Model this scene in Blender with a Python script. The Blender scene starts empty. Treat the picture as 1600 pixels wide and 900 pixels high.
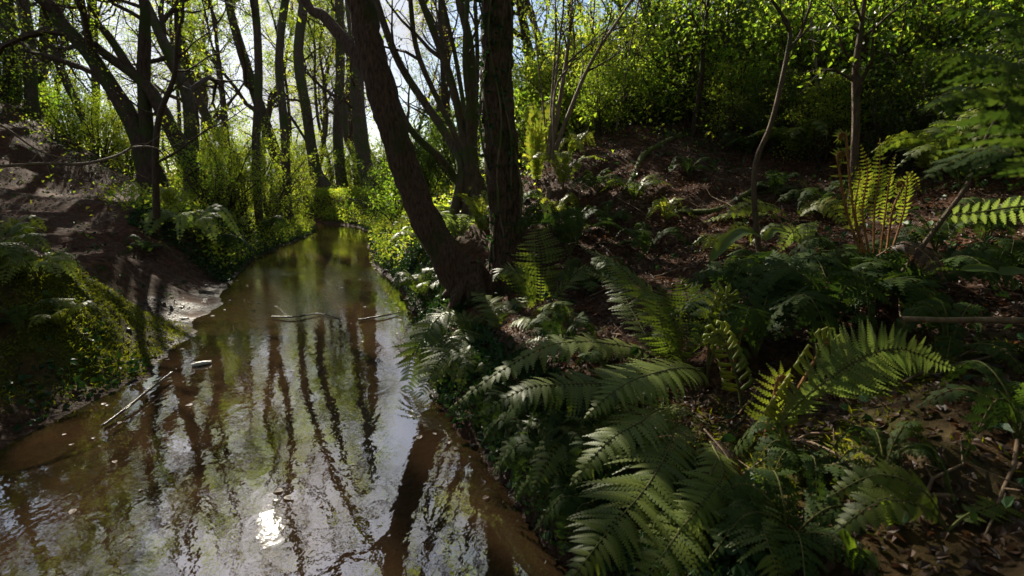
import bpy, math, random
import numpy as np
from mathutils import Vector, Matrix

sc = bpy.context.scene
PI = math.pi
# ------------------------------------------------------------------ camera
CAMZ = 1.5
PITCH = math.radians(10.6)
cam_d = bpy.data.cameras.new('camera')
cam_d.sensor_width = 36.0
cam_d.lens = 18.0
cam_d.clip_start = 0.02
cam_d.clip_end = 2000
cam_d.dof.use_dof = True
cam_d.dof.focus_distance = 3.2
cam_d.dof.aperture_fstop = 3.2
cam = bpy.data.objects.new('camera', cam_d)
sc.collection.objects.link(cam)
cam.location = (0, 0, CAMZ)
cam.rotation_euler = (PI/2 - PITCH, 0, 0)
sc.camera = cam
# ------------------------------------------------------------------ world and sun
SUN_EL, SUN_AZ = math.radians(32), math.radians(-28)      # azimuth from +Y, to the left
w = bpy.data.worlds.new('World'); sc.world = w; w.use_nodes = True
nt = w.node_tree; nt.nodes.clear()
N = nt.nodes.new; L = nt.links.new
sky = N('ShaderNodeTexSky'); sky.sky_type = 'NISHITA'; sky.sun_disc = False
sky.sun_elevation = SUN_EL; sky.sun_rotation = SUN_AZ
sky.air_density = 1.0; sky.dust_density = .5; sky.ozone_density = 1.0
tc = N('ShaderNodeTexCoord')
cn = N('ShaderNodeTexNoise'); cn.inputs['Scale'].default_value = 2.6; cn.inputs['Detail'].default_value = 8
cn.inputs['Roughness'].default_value = 0.6
L(tc.outputs['Generated'], cn.inputs['Vector'])
cr = N('ShaderNodeMapRange'); cr.inputs['From Min'].default_value = 0.47; cr.inputs['From Max'].default_value = 0.60
L(cn.outputs['Fac'], cr.inputs['Value'])
mx = N('ShaderNodeMix'); mx.data_type = 'RGBA'
mx.inputs[7].default_value = (5.5, 5.45, 5.6, 1)
L(cr.outputs['Result'], mx.inputs[0]); L(sky.outputs['Color'], mx.inputs[6])
bg = N('ShaderNodeBackground'); bg.inputs['Strength'].default_value = 0.05
L(mx.outputs[2], bg.inputs['Color'])
wo = N('ShaderNodeOutputWorld'); L(bg.outputs['Background'], wo.inputs['Surface'])

sun_d = bpy.data.lights.new('sun', 'SUN'); sun_d.energy = 5.0; sun_d.angle = math.radians(0.5)
sun_d.color = (1.0, 0.92, 0.76)
sun = bpy.data.objects.new('sun', sun_d); sc.collection.objects.link(sun)
SDIR = Vector((math.cos(SUN_EL)*math.sin(SUN_AZ), math.cos(SUN_EL)*math.cos(SUN_AZ), math.sin(SUN_EL)))
sun.rotation_euler = SDIR.to_track_quat('Z', 'Y').to_euler()
sun.location = (-20, 30, 40)
# ------------------------------------------------------------------ colour management
sc.view_settings.view_transform = 'Standard'
sc.view_settings.look = 'None'
sc.view_settings.exposure = 1.5
sc.view_settings.gamma = 1.0
sc.render.engine = 'CYCLES'
cy = sc.cycles
cy.max_bounces = 6; cy.diffuse_bounces = 3; cy.glossy_bounces = 2; cy.transmission_bounces = 4
cy.transparent_max_bounces = 6; cy.sample_clamp_indirect = 4.0; cy.sample_clamp_direct = 12.0
cy.caustics_reflective = False; cy.caustics_refractive = False
cy.use_denoising = True
cy.use_adaptive_sampling = True; cy.adaptive_threshold = 0.02

# ================================================================== helpers
cp, sp = math.cos(PITCH), math.sin(PITCH)
def ray(px, py):
    """direction of the photograph's pixel (1600x900), scaled so that y = 1"""
    u = (px-800)/800; v = (450-py)/800
    f = cp + v*sp
    return u/f, (v*cp - sp)/f
def at(px, py, Y):
    a, b = ray(px, py)
    return Vector((a*Y, Y, CAMZ + b*Y))

class Geo:
    def __init__(s): s.v = []; s.f = {3: [], 4: []}; s.n = 0; s.m = {3: [], 4: []}
    def add(s, V, F, mi=0):
        V = np.asarray(V, dtype=np.float32).reshape(-1, 3); F = np.asarray(F, dtype=np.int32)
        if len(V) == 0 or len(F) == 0: return
        s.v.append(V); k = F.shape[1]
        s.f[k].append(F + s.n); s.m[k].append(np.full(len(F), mi, np.int32)); s.n += len(V)
def make_mesh(name, g, mats, off=(0, 0, 0), smooth=False):
    me = bpy.data.meshes.new(name)
    if g.n:
        V = np.concatenate(g.v) - np.asarray(off, dtype=np.float32)
        F3 = np.concatenate(g.f[3]) if g.f[3] else np.zeros((0, 3), np.int32)
        F4 = np.concatenate(g.f[4]) if g.f[4] else np.zeros((0, 4), np.int32)
        me.vertices.add(len(V)); me.vertices.foreach_set('co', V.ravel())
        loops = np.concatenate([F3.ravel(), F4.ravel()])
        me.loops.add(len(loops)); me.loops.foreach_set('vertex_index', loops)
        tot = np.concatenate([np.full(len(F3), 3), np.full(len(F4), 4)]).astype(np.int32)
        st = np.concatenate([[0], np.cumsum(tot)[:-1]]).astype(np.int32)
        me.polygons.add(len(tot)); me.polygons.foreach_set('loop_start', st)
        mi = np.concatenate(g.m[3] + g.m[4]).astype(np.int32)
        me.polygons.foreach_set('material_index', mi)
        me.polygons.foreach_set('use_smooth', np.full(len(tot), bool(smooth)))
        me.update(calc_edges=True)
    for m in (mats if isinstance(mats, (list, tuple)) else [mats]): me.materials.append(m)
    return me
def obj(name, g, mats, parent=None, off=None, smooth=False, label=None):
    """one mesh object; geometry is given in world metres, the parent Empty's place is subtracted"""
    if off is None: off = tuple(parent['base']) if parent is not None and 'base' in parent else (0, 0, 0)
    me = g if isinstance(g, bpy.types.Mesh) else make_mesh(name, g, mats, off, smooth)
    o = bpy.data.objects.new(name, me); sc.collection.objects.link(o)
    if parent is not None: o.parent = parent
    if label: o['label'] = label
    return o
def thing(name, label, cat, loc=(0, 0, 0), group=None):
    o = bpy.data.objects.new(name, None); sc.collection.objects.link(o)
    o.location = loc; o['base'] = [float(c) for c in loc]; o.empty_display_size = 0.1
    o['label'] = label; o['category'] = cat
    if group: o['group'] = group
    return o
def single(name, g, mats, label, cat, loc=(0, 0, 0), group=None, kind=None, smooth=False):
    o = obj(name, g, mats, None, loc, smooth); o.location = loc
    if label: o['label'] = label
    if cat: o['category'] = cat
    if group: o['group'] = group
    if kind: o['kind'] = kind
    return o
def dup(root, loc, rotz=0.0, scale=1.0, label=None, group=None):
    r = root.copy(); sc.collection.objects.link(r); r.location = loc
    r.rotation_euler = (0, 0, rotz); r.scale = (scale,)*3
    if label: r['label'] = label
    if group: r['group'] = group
    for ch in list(root.children):
        c = ch.copy(); sc.collection.objects.link(c); c.parent = r
        for gch in list(ch.children):
            d = gch.copy(); sc.collection.objects.link(d); d.parent = c
    return r

# numpy value noise -------------------------------------------------
_rs = np.random.RandomState(7)
_tab = _rs.rand(256, 256).astype(np.float32)
def vnoise(x, y):
    xi = np.floor(x).astype(int); yi = np.floor(y).astype(int)
    fx = x-xi; fy = y-yi
    fx = fx*fx*(3-2*fx); fy = fy*fy*(3-2*fy)
    a = _tab[xi & 255, yi & 255]; b = _tab[(xi+1) & 255, yi & 255]
    c = _tab[xi & 255, (yi+1) & 255]; d = _tab[(xi+1) & 255, (yi+1) & 255]
    return (a*(1-fx)+b*fx)*(1-fy) + (c*(1-fx)+d*fx)*fy - 0.5
def fbm(x, y, octv=4, gain=0.5):
    s = 0; a = 1.0
    for i in range(octv):
        s = s + a*vnoise(x*2**i + 17.3*i, y*2**i + 9.1*i); a *= gain
    return s

# tubes --------------------------------------------------------------
def tube(g, pts, rad, sides=5, mi=0, lump=0.0, seed=0, cap=True):
    P = np.asarray([tuple(p) for p in pts], dtype=np.float64); R = np.asarray(rad, dtype=np.float64)
    n = len(P)
    T = np.empty_like(P); T[1:-1] = P[2:]-P[:-2]; T[0] = P[1]-P[0]; T[-1] = P[-1]-P[-2]
    T /= np.maximum(np.linalg.norm(T, axis=1, keepdims=True), 1e-9)
    ref = np.array([0.31, 0.93, 0.2]) if abs(T[:, 2]).mean() > 0.6 else np.array([0.1, 0.05, 1.0])
    U = np.cross(T, ref); U /= np.maximum(np.linalg.norm(U, axis=1, keepdims=True), 1e-9)
    W = np.cross(T, U)
    a = np.arange(sides)*2*PI/sides
    ca, sa = np.cos(a), np.sin(a)
    rr = R[:, None]*np.ones((1, sides))
    if lump:
        i = np.arange(n)[:, None]; j = np.arange(sides)[None, :]
        cs = np.cos(j*2*PI/sides)*1.7; sn = np.sin(j*2*PI/sides)*1.7
        rr = rr*(1 + lump*(vnoise(cs+seed*3.7+i*0.23, sn+i*0.31+seed) + 0.6*vnoise(cs*3+i*.8+seed, sn*3+i*.5)))
    V = P[:, None, :] + rr[:, :, None]*(ca[None, :, None]*U[:, None, :] + sa[None, :, None]*W[:, None, :])
    V = V.reshape(-1, 3)
    i, j = np.meshgrid(np.arange(n-1), np.arange(sides), indexing='ij')
    a0 = i*sides+j; a1 = i*sides+(j+1) % sides
    F = np.stack([a0, a1, a1+sides, a0+sides], -1).reshape(-1, 4)
    g.add(V, F, mi)
    if cap and sides > 3:
        c = np.concatenate([V[-sides:], P[-1:]]); k = np.arange(sides)
        g.add(c, np.stack([k, (k+1) % sides, np.full(sides, sides)], -1), mi)
def smooth_path(pts, per=6):
    """Catmull-Rom through the points"""
    P = [Vector(p) for p in pts]; P = [P[0]*2-P[1]] + P + [P[-1]*2-P[-2]]
    out = []
    for i in range(1, len(P)-2):
        for k in range(per):
            t = k/per
            out.append(0.5*((2*P[i]) + (P[i+1]-P[i-1])*t + (2*P[i-1]-5*P[i]+4*P[i+1]-P[i+2])*t*t + (3*P[i]-P[i-1]-3*P[i+1]+P[i+2])*t**3))
    out.append(P[-2].copy())
    return out
def lerp_list(vals, n):
    return list(np.interp(np.linspace(0, len(vals)-1, n), np.arange(len(vals)), vals))
def limb(g, pts, rads, sides=8, per=6, mi=0, lump=0.12, seed=0):
    sm = smooth_path(pts, per)
    tube(g, sm, lerp_list(rads, len(sm)), sides, mi, lump, seed)
    return sm, lerp_list(rads, len(sm))

# leaves: folded diamonds -----------------------------------------------
def leaves(g, P, size, rng, flat=0.5, mi=0, aspect=0.62, down=0.0, ovate=False):
    """P n x 3 places, size n or scalar; every leaf its own little folded blade"""
    P = np.asarray(P, dtype=np.float32).reshape(-1, 3); n = len(P)
    if n == 0: return
    size = np.broadcast_to(np.asarray(size, dtype=np.float32), (n,))[:, None]*(0.7+0.6*rng.rand(n, 1).astype(np.float32))
    nrm = rng.normal(size=(n, 3)); nrm /= np.linalg.norm(nrm, axis=1, keepdims=True)
    nrm = nrm*(1-flat) + np.array([0, 0, 1.0])*flat
    nrm /= np.linalg.norm(nrm, axis=1, keepdims=True)
    d = rng.normal(size=(n, 3)); d[:, 2] -= down
    d -= (d*nrm).sum(1, keepdims=True)*nrm; d /= np.maximum(np.linalg.norm(d, axis=1, keepdims=True), 1e-6)
    s = np.cross(nrm, d)
    hw = 0.5*aspect*size
    fold = 0.18*size*nrm
    if not ovate:
        V = np.stack([P, P + d*size*0.45 + s*hw + fold, P + d*size, P + d*size*0.45 - s*hw + fold], 1).reshape(-1, 3)
        b = np.arange(n)[:, None]*4
        F = np.concatenate([b + np.array([[0, 1, 2]]), b + np.array([[0, 2, 3]])])
    else:
        V = np.stack([P, P + d*size*0.25 + s*hw*.9 + fold*.8, P + d*size*0.62 + s*hw*.8 + fold, P + d*size - nrm*size*.12,
                      P + d*size*0.62 - s*hw*.8 + fold, P + d*size*0.25 - s*hw*.9 + fold*.8], 1).reshape(-1, 3)
        b = np.arange(n)[:, None]*6
        F = np.concatenate([b + np.array([[0, 1, 2]]), b + np.array([[0, 2, 3]]), b + np.array([[0, 3, 4]]), b + np.array([[0, 4, 5]])])
    g.add(V, F, mi)

# ================================================================== materials
def nodes_of(name):
    m = bpy.data.materials.new(name); m.use_nodes = True
    t = m.node_tree; t.nodes.clear()
    return m, t, t.nodes.new, t.links.new
def ramp(N, stops):
    r = N('ShaderNodeValToRGB'); e = r.color_ramp.elements
    while len(e) < len(stops): e.new(0.5)
    for k, (p, c) in enumerate(stops): e[k].position = p; e[k].color = (*c, 1)
    return r
def leaf_mat(name, cols, trans, rough=0.45, tw=0.5, spec=0.5, bump=0.0):
    """leaf blade: diffuse face, light coming through the blade, thin sheen; shade varies leaf by leaf"""
    m, t, N, L = nodes_of(name)
    geo = N('ShaderNodeNewGeometry')
    r1 = ramp(N, [(i/(len(cols)-1), c) for i, c in enumerate(cols)])
    r2 = ramp(N, [(i/(len(trans)-1), c) for i, c in enumerate(trans)])
    oi = N('ShaderNodeObjectInfo')
    ad = N('ShaderNodeMath'); ad.operation = 'ADD'; L(geo.outputs['Random Per Island'], ad.inputs[0])
    ml = N('ShaderNodeMath'); ml.operation = 'MULTIPLY_ADD'; L(oi.outputs['Random'], ml.inputs[0]); ml.inputs[1].default_value = 0.4; ml.inputs[2].default_value = -0.2
    L(ml.outputs[0], ad.inputs[1])
    L(ad.outputs[0], r1.inputs[0]); L(ad.outputs[0], r2.inputs[0])
    p = N('ShaderNodeBsdfPrincipled'); p.inputs['Roughness'].default_value = rough
    p.inputs['Specular IOR Level'].default_value = spec
    L(r1.outputs[0], p.inputs['Base Color'])
    tr = N('ShaderNodeBsdfTranslucent'); L(r2.outputs[0], tr.inputs['Color'])
    mx = N('ShaderNodeMixShader'); mx.inputs[0].default_value = tw
    L(p.outputs[0], mx.inputs[1]); L(tr.outputs[0], mx.inputs[2])
    if bump:
        nz = N('ShaderNodeTexNoise'); nz.inputs['Scale'].default_value = 60
        bp = N('ShaderNodeBump'); bp.inputs['Strength'].default_value = bump; bp.inputs['Distance'].default_value = .004
        L(nz.outputs['Fac'], bp.inputs['Height']); L(bp.outputs[0], p.inputs['Normal'])
    o = N('ShaderNodeOutputMaterial'); L(mx.outputs[0], o.inputs['Surface'])
    return m
def bark_mat(name, c1, c2, moss=None, mossamt=0.5, scale=8, bump=0.6, rough=0.85):
    m, t, N, L = nodes_of(name)
    tc = N('ShaderNodeTexCoord'); mp = N('ShaderNodeMapping'); mp.inputs['Scale'].default_value = (1, 1, 0.28)
    L(tc.outputs['Object'], mp.inputs['Vector'])
    nz = N('ShaderNodeTexNoise'); nz.inputs['Scale'].default_value = scale*3; nz.inputs['Detail'].default_value = 6; nz.inputs['Roughness'].default_value = .65
    L(mp.outputs[0], nz.inputs['Vector'])
    r = ramp(N, [(0.3, c1), (0.7, c2)]); L(nz.outputs['Fac'], r.inputs[0])
    p = N('ShaderNodeBsdfPrincipled'); p.inputs['Roughness'].default_value = rough; p.inputs['Specular IOR Level'].default_value = .25
    col = r.outputs[0]
    if moss:
        n2 = N('ShaderNodeTexNoise'); n2.inputs['Scale'].default_value = 2.2; n2.inputs['Detail'].default_value = 5
        L(tc.outputs['Object'], n2.inputs['Vector'])
        mr = N('ShaderNodeMapRange'); mr.inputs['From Min'].default_value = .62-mossamt*.3; mr.inputs['From Max'].default_value = .75-mossamt*.3
        L(n2.outputs['Fac'], mr.inputs['Value'])
        mx = N('ShaderNodeMix'); mx.data_type = 'RGBA'; mx.inputs[7].default_value = (*moss, 1)
        L(mr.outputs[0], mx.inputs[0]); L(col, mx.inputs[6]); col = mx.outputs[2]
    L(col, p.inputs['Base Color'])
    bp = N('ShaderNodeBump'); bp.inputs['Strength'].default_value = bump; bp.inputs['Distance'].default_value = .06
    L(nz.outputs['Fac'], bp.inputs['Height']); L(bp.outputs[0], p.inputs['Normal'])
    o = N('ShaderNodeOutputMaterial'); L(p.outputs[0], o.inputs['Surface'])
    return m
def plain_mat(name, c1, c2, rough=0.8, scale=30, bump=0.3, spec=0.4):
    return bark_mat(name, c1, c2, None, 0, scale/3, bump, rough)

M = {}
M['bark'] = bark_mat('dark_bark', (.012, .008, .005), (.085, .052, .034), (.035, .048, .010), .5)
M['bark_hero'] = bark_mat('furrowed_bark', (.016, .009, .006), (.17, .10, .065), (.04, .05, .012), .25, scale=14, bump=1.0)
M['bark_grey'] = bark_mat('grey_bark', (.035, .027, .019), (.13, .10, .07), (.05, .07, .018), .45)
M['bark_far'] = bark_mat('far_bark', (.03, .022, .014), (.08, .06, .04), (.04, .055, .015), .4, bump=.3)
M['bark_hazel'] = bark_mat('hazel_bark', (.07, .055, .035), (.20, .16, .10), (.07, .09, .02), .5)
M['bark_pale'] = bark_mat('pale_bark', (.11, .08, .055), (.26, .20, .15), None, 0)
M['bark_sap'] = bark_mat('sapling_bark', (.05, .033, .022), (.17, .115, .08), (.06, .07, .02), .4, scale=16)
M['twig'] = plain_mat('twig_bark', (.03, .02, .013), (.09, .06, .04))
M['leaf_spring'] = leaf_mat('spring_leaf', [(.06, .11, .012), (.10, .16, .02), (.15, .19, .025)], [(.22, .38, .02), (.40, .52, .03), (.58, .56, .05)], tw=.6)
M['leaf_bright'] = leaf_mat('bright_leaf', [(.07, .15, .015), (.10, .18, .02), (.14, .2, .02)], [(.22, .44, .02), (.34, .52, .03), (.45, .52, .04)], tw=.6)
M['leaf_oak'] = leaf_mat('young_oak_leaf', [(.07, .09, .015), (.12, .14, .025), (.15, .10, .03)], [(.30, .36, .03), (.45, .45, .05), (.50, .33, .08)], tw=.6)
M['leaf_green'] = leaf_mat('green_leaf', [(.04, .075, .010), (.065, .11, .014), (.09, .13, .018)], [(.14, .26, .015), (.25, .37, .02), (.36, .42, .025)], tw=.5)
M['leaf_shade'] = leaf_mat('shade_leaf', [(.025, .05, .008), (.04, .07, .010), (.06, .09, .012)], [(.06, .13, .01), (.12, .20, .012), (.19, .25, .015)], tw=.45)  # darker leaf green for the dim right slope, shade put into the colour
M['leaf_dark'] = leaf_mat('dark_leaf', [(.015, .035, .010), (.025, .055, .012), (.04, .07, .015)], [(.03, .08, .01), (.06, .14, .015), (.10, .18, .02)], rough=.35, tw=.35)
M['ivy'] = leaf_mat('ivy_leaf', [(.012, .035, .012), (.02, .055, .015), (.035, .07, .02)], [(.02, .06, .01), (.04, .09, .012), (.06, .12, .015)], rough=.5, tw=.18, spec=.2)
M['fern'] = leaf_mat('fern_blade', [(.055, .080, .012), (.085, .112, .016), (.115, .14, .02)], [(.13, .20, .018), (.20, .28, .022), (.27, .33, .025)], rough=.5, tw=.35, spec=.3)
M['fern_dark'] = leaf_mat('shade_fern_blade', [(.022, .042, .010), (.034, .058, .012), (.045, .07, .014)], [(.05, .10, .012), (.08, .14, .015), (.11, .17, .018)], rough=.65, tw=.3, spec=.12)  # darker copy of the fern blade, shade put into its colour
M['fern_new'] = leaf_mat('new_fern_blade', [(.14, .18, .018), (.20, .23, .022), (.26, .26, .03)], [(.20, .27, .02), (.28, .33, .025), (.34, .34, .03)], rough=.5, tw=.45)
M['fern_pale'] = leaf_mat('pale_fern_blade', [(.11, .15, .03), (.15, .19, .04), (.19, .22, .05)], [(.20, .29, .05), (.26, .35, .06), (.31, .37, .06)], rough=.5, tw=.45, spec=.35)  # paler copy of the fern blade, sunlight put into its colour
M['stalk'] = plain_mat('fern_stalk', (.05, .055, .015), (.12, .12, .03))
M['stalk_new'] = plain_mat('scaly_orange_stalk', (.16, .065, .02), (.34, .17, .05), rough=.6)
M['litter'] = leaf_mat('dead_leaf', [(.020, .010, .006), (.055, .027, .014), (.12, .065, .036)], [(.08, .03, .01), (.14, .06, .02), (.20, .09, .03)], rough=.6, tw=.2)
M['moss'] = leaf_mat('moss_strand', [(.06, .08, .008), (.12, .14, .01), (.19, .18, .015)], [(.16, .22, .01), (.28, .32, .01), (.38, .36, .02)], rough=.7, tw=.4, spec=.2)
M['grass'] = leaf_mat('grass_blade', [(.05, .11, .02), (.08, .15, .025), (.11, .17, .03)], [(.12, .26, .02), (.2, .36, .03), (.28, .38, .04)], rough=.45, tw=.45)
M['stone'] = plain_mat('wet_stone', (.05, .04, .03), (.16, .13, .10), rough=.35, scale=20)
M['dead_stem'] = plain_mat('dead_stem', (.10, .06, .035), (.24, .17, .11))
M['root'] = bark_mat('root_bark', (.05, .033, .022), (.16, .11, .075), (.06, .075, .012), .9)
M['bottle'] = plain_mat('pale_wood', (.45, .42, .38), (.65, .6, .55), rough=.4)
M['wet_wood'] = plain_mat('wet_wood', (.04, .028, .02), (.12, .085, .06), rough=.25)

# ---- ground: soil, leaf litter, mud by the water, ochre bed, moss and some near shade by vertex mask
m, t, N, L = nodes_of('woodland_soil')
tc = N('ShaderNodeTexCoord')
geo = N('ShaderNodeNewGeometry'); sep = N('ShaderNodeSeparateXYZ'); L(geo.outputs['Position'], sep.inputs[0])
at_m = N('ShaderNodeAttribute'); at_m.attribute_name = 'moss'
at_w = N('ShaderNodeAttribute'); at_w.attribute_name = 'wet'
n1 = N('ShaderNodeTexNoise'); n1.inputs['Scale'].default_value = 14; n1.inputs['Detail'].default_value = 9; n1.inputs['Roughness'].default_value = .7
n2 = N('ShaderNodeTexNoise'); n2.inputs['Scale'].default_value = 1.7; n2.inputs['Detail'].default_value = 5
vo = N('ShaderNodeTexVoronoi'); vo.inputs['Scale'].default_value = 26
for n_ in (n1, n2, vo): L(geo.outputs['Position'], n_.inputs['Vector'])
r1 = ramp(N, [(0.25, (.014, .007, .004)), (0.5, (.055, .026, .015)), (0.75, (.17, .076, .042))]); L(n1.outputs['Fac'], r1.inputs[0])
rv = ramp(N, [(0.0, (.02, .012, .008)), (0.5, (.055, .032, .020)), (1.0, (.11, .07, .048))]); L(vo.outputs['Color'], rv.inputs[0])
mxa = N('ShaderNodeMix'); mxa.data_type = 'RGBA'; mra = N('ShaderNodeMapRange'); mra.inputs['From Min'].default_value = .45; mra.inputs['From Max'].default_value = .6
L(n2.outputs['Fac'], mra.inputs['Value']); L(mra.outputs[0], mxa.inputs[0]); L(r1.outputs[0], mxa.inputs[6]); L(rv.outputs[0], mxa.inputs[7])
mxm = N('ShaderNodeMix'); mxm.data_type = 'RGBA'
rm = ramp(N, [(0.3, (.02, .03, .006)), (0.7, (.09, .10, .012))]); L(n1.outputs['Fac'], rm.inputs[0])
L(at_m.outputs['Fac'], mxm.inputs[0]); L(mxa.outputs[2], mxm.inputs[6]); L(rm.outputs[0], mxm.inputs[7])
mxw = N('ShaderNodeMix'); mxw.data_type = 'RGBA'
rw = ramp(N, [(0.3, (.012, .006, .003)), (0.7, (.045, .024, .014))]); L(n1.outputs['Fac'], rw.inputs[0])
L(at_w.outputs['Fac'], mxw.inputs[0]); L(mxm.outputs[2], mxw.inputs[6]); L(rw.outputs[0], mxw.inputs[7])
# bed under water
mrb = N('ShaderNodeMapRange'); mrb.inputs['From Min'].default_value = 0.0; mrb.inputs['From Max'].default_value = -0.03
L(sep.outputs['Z'], mrb.inputs['Value'])
rb = ramp(N, [(0.3, (.22, .11, .035)), (0.5, (.46, .25, .085)), (0.75, (.6, .38, .15))]); L(n1.outputs['Fac'], rb.inputs[0])
mxb = N('ShaderNodeMix'); mxb.data_type = 'RGBA'
L(mrb.outputs[0], mxb.inputs[0]); L(mxw.outputs[2], mxb.inputs[6]); L(rb.outputs[0], mxb.inputs[7])
p = N('ShaderNodeBsdfPrincipled'); L(mxb.outputs[2], p.inputs['Base Color'])
mrr = N('ShaderNodeMapRange'); mrr.inputs['To Min'].default_value = .9; mrr.inputs['To Max'].default_value = .42
L(at_w.outputs['Fac'], mrr.inputs['Value']); L(mrr.outputs[0], p.inputs['Roughness'])
mrs = N('ShaderNodeMapRange'); mrs.inputs['To Min'].default_value = .1; mrs.inputs['To Max'].default_value = .14
L(at_w.outputs['Fac'], mrs.inputs['Value']); L(mrs.outputs[0], p.inputs['Specular IOR Level'])
bp = N('ShaderNodeBump'); bp.inputs['Strength'].default_value = .9; bp.inputs['Distance'].default_value = .035
L(n1.outputs['Fac'], bp.inputs['Height']); L(bp.outputs[0], p.inputs['Normal'])
nw = N('ShaderNodeTexNoise'); nw.inputs['Scale'].default_value = 34; nw.inputs['Detail'].default_value = 4; L(geo.outputs['Position'], nw.inputs['Vector'])
wm = N('ShaderNodeMath'); wm.operation = 'MULTIPLY'; L(nw.outputs['Fac'], wm.inputs[0]); L(at_w.outputs['Fac'], wm.inputs[1])
bp2 = N('ShaderNodeBump'); bp2.inputs['Strength'].default_value = 1.0; bp2.inputs['Distance'].default_value = .12
L(wm.outputs[0], bp2.inputs['Height']); L(bp.outputs[0], bp2.inputs['Normal']); L(bp2.outputs[0], p.inputs['Normal'])
o = N('ShaderNodeOutputMaterial'); L(p.outputs[0], o.inputs['Surface'])
M['soil'] = m

# ---- water: clear brown film over the bed, mirror by Fresnel, ripples
m, t, N, L = nodes_of('stream_water')
geo = N('ShaderNodeNewGeometry'); sep = N('ShaderNodeSeparateXYZ'); L(geo.outputs['Position'], sep.inputs[0])
mp = N('ShaderNodeMapping'); mp.inputs['Scale'].default_value = (1.0, 0.8, 1); mp.inputs['Rotation'].default_value = (0, 0, .4)
L(geo.outputs['Position'], mp.inputs['Vector'])
na = N('ShaderNodeTexNoise'); na.inputs['Scale'].default_value = 5.5; na.inputs['Detail'].default_value = 2.5; na.inputs['Roughness'].default_value = .5; na.inputs['Distortion'].default_value = .6
nb = N('ShaderNodeTexNoise'); nb.inputs['Scale'].default_value = 26; nb.inputs['Detail'].default_value = 2; nb.inputs['Roughness'].default_value = .5
for n_ in (na, nb): L(mp.outputs[0], n_.inputs['Vector'])
at_r = N('ShaderNodeAttribute'); at_r.attribute_name = 'riffle'
mb = N('ShaderNodeMath'); mb.operation = 'MULTIPLY_ADD'; L(at_r.outputs['Fac'], mb.inputs[0]); mb.inputs[1].default_value = .9; mb.inputs[2].default_value = .012
mm = N('ShaderNodeMath'); mm.operation = 'MULTIPLY'; L(nb.outputs['Fac'], mm.inputs[0]); L(mb.outputs[0], mm.inputs[1])
mn = N('ShaderNodeMath'); mn.operation = 'MULTIPLY_ADD'; L(na.outputs['Fac'], mn.inputs[0]); mn.inputs[1].default_value = .19; L(mm.outputs[0], mn.inputs[2])
bp = N('ShaderNodeBump'); bp.inputs['Strength'].default_value = 1.0; bp.inputs['Distance'].default_value = .008
L(mn.outputs[0], bp.inputs['Height'])
fr = N('ShaderNodeFresnel'); fr.inputs['IOR'].default_value = 3.3; L(bp.outputs[0], fr.inputs['Normal'])
tr = N('ShaderNodeBsdfTransparent'); tr.inputs['Color'].default_value = (.84, .70, .52, 1)
gl = N('ShaderNodeBsdfGlossy'); gl.inputs['Roughness'].default_value = .012; gl.inputs['Color'].default_value = (1, 1, 1, 1)
L(bp.outputs[0], gl.inputs['Normal'])
silt = N('ShaderNodeBsdfDiffuse'); silt.inputs['Color'].default_value = (.17, .098, .048, 1)
ms = N('ShaderNodeMixShader'); ms.inputs[0].default_value = .17; L(tr.outputs[0], ms.inputs[1]); L(silt.outputs[0], ms.inputs[2])
mx = N('ShaderNodeMixShader'); L(fr.outputs[0], mx.inputs[0]); L(ms.outputs[0], mx.inputs[1]); L(gl.outputs[0], mx.inputs[2])
o = N('ShaderNodeOutputMaterial'); L(mx.outputs[0], o.inputs['Surface'])
M['water'] = m

# ================================================================== terrain
EY = np.array([-8, 0, 2.83, 4.0, 5.4, 7.0, 9.3, 13, 18.8, 22, 24, 26, 28, 30, 40, 60, 160.])
EXL = np.array([-3.0, -3.05, -3.06, -3.0, -3.5, -4.1, -5.05, -6.2, -7.3, -8.4, -9.8, -12.6, -17, -22, -40, -60, -160.])
RY = np.array([-8, 0, 1.86, 2.98, 4.2, 5.1, 6.0, 8.0, 10, 12.2, 15, 19, 22, 24, 26, 28, 30, 40, 60, 160.])
RX = np.array([1.2, .5, .236, -.2, -.75, -1.05, -1.1, -1.75, -2.6, -3.35, -4.2, -5.2, -6.5, -7.7, -9.8, -14, -19.5, -37, -57, -157.])
def XL(y): return np.interp(y, EY, EXL) + 0.20*vnoise(y*1.3, y*0+3.3) + .14*vnoise(y*3.7, y*0+8.3) + .06*vnoise(y*11, y*0+28.3)
def XR(y): return np.interp(y, RY, RX) + 0.18*vnoise(y*1.7, y*0+13.3) + .12*vnoise(y*4.6, y*0+18.3) + .06*vnoise(y*13, y*0+38.3)
def C(px, py, Y): return tuple(at(px, py, Y))
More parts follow.
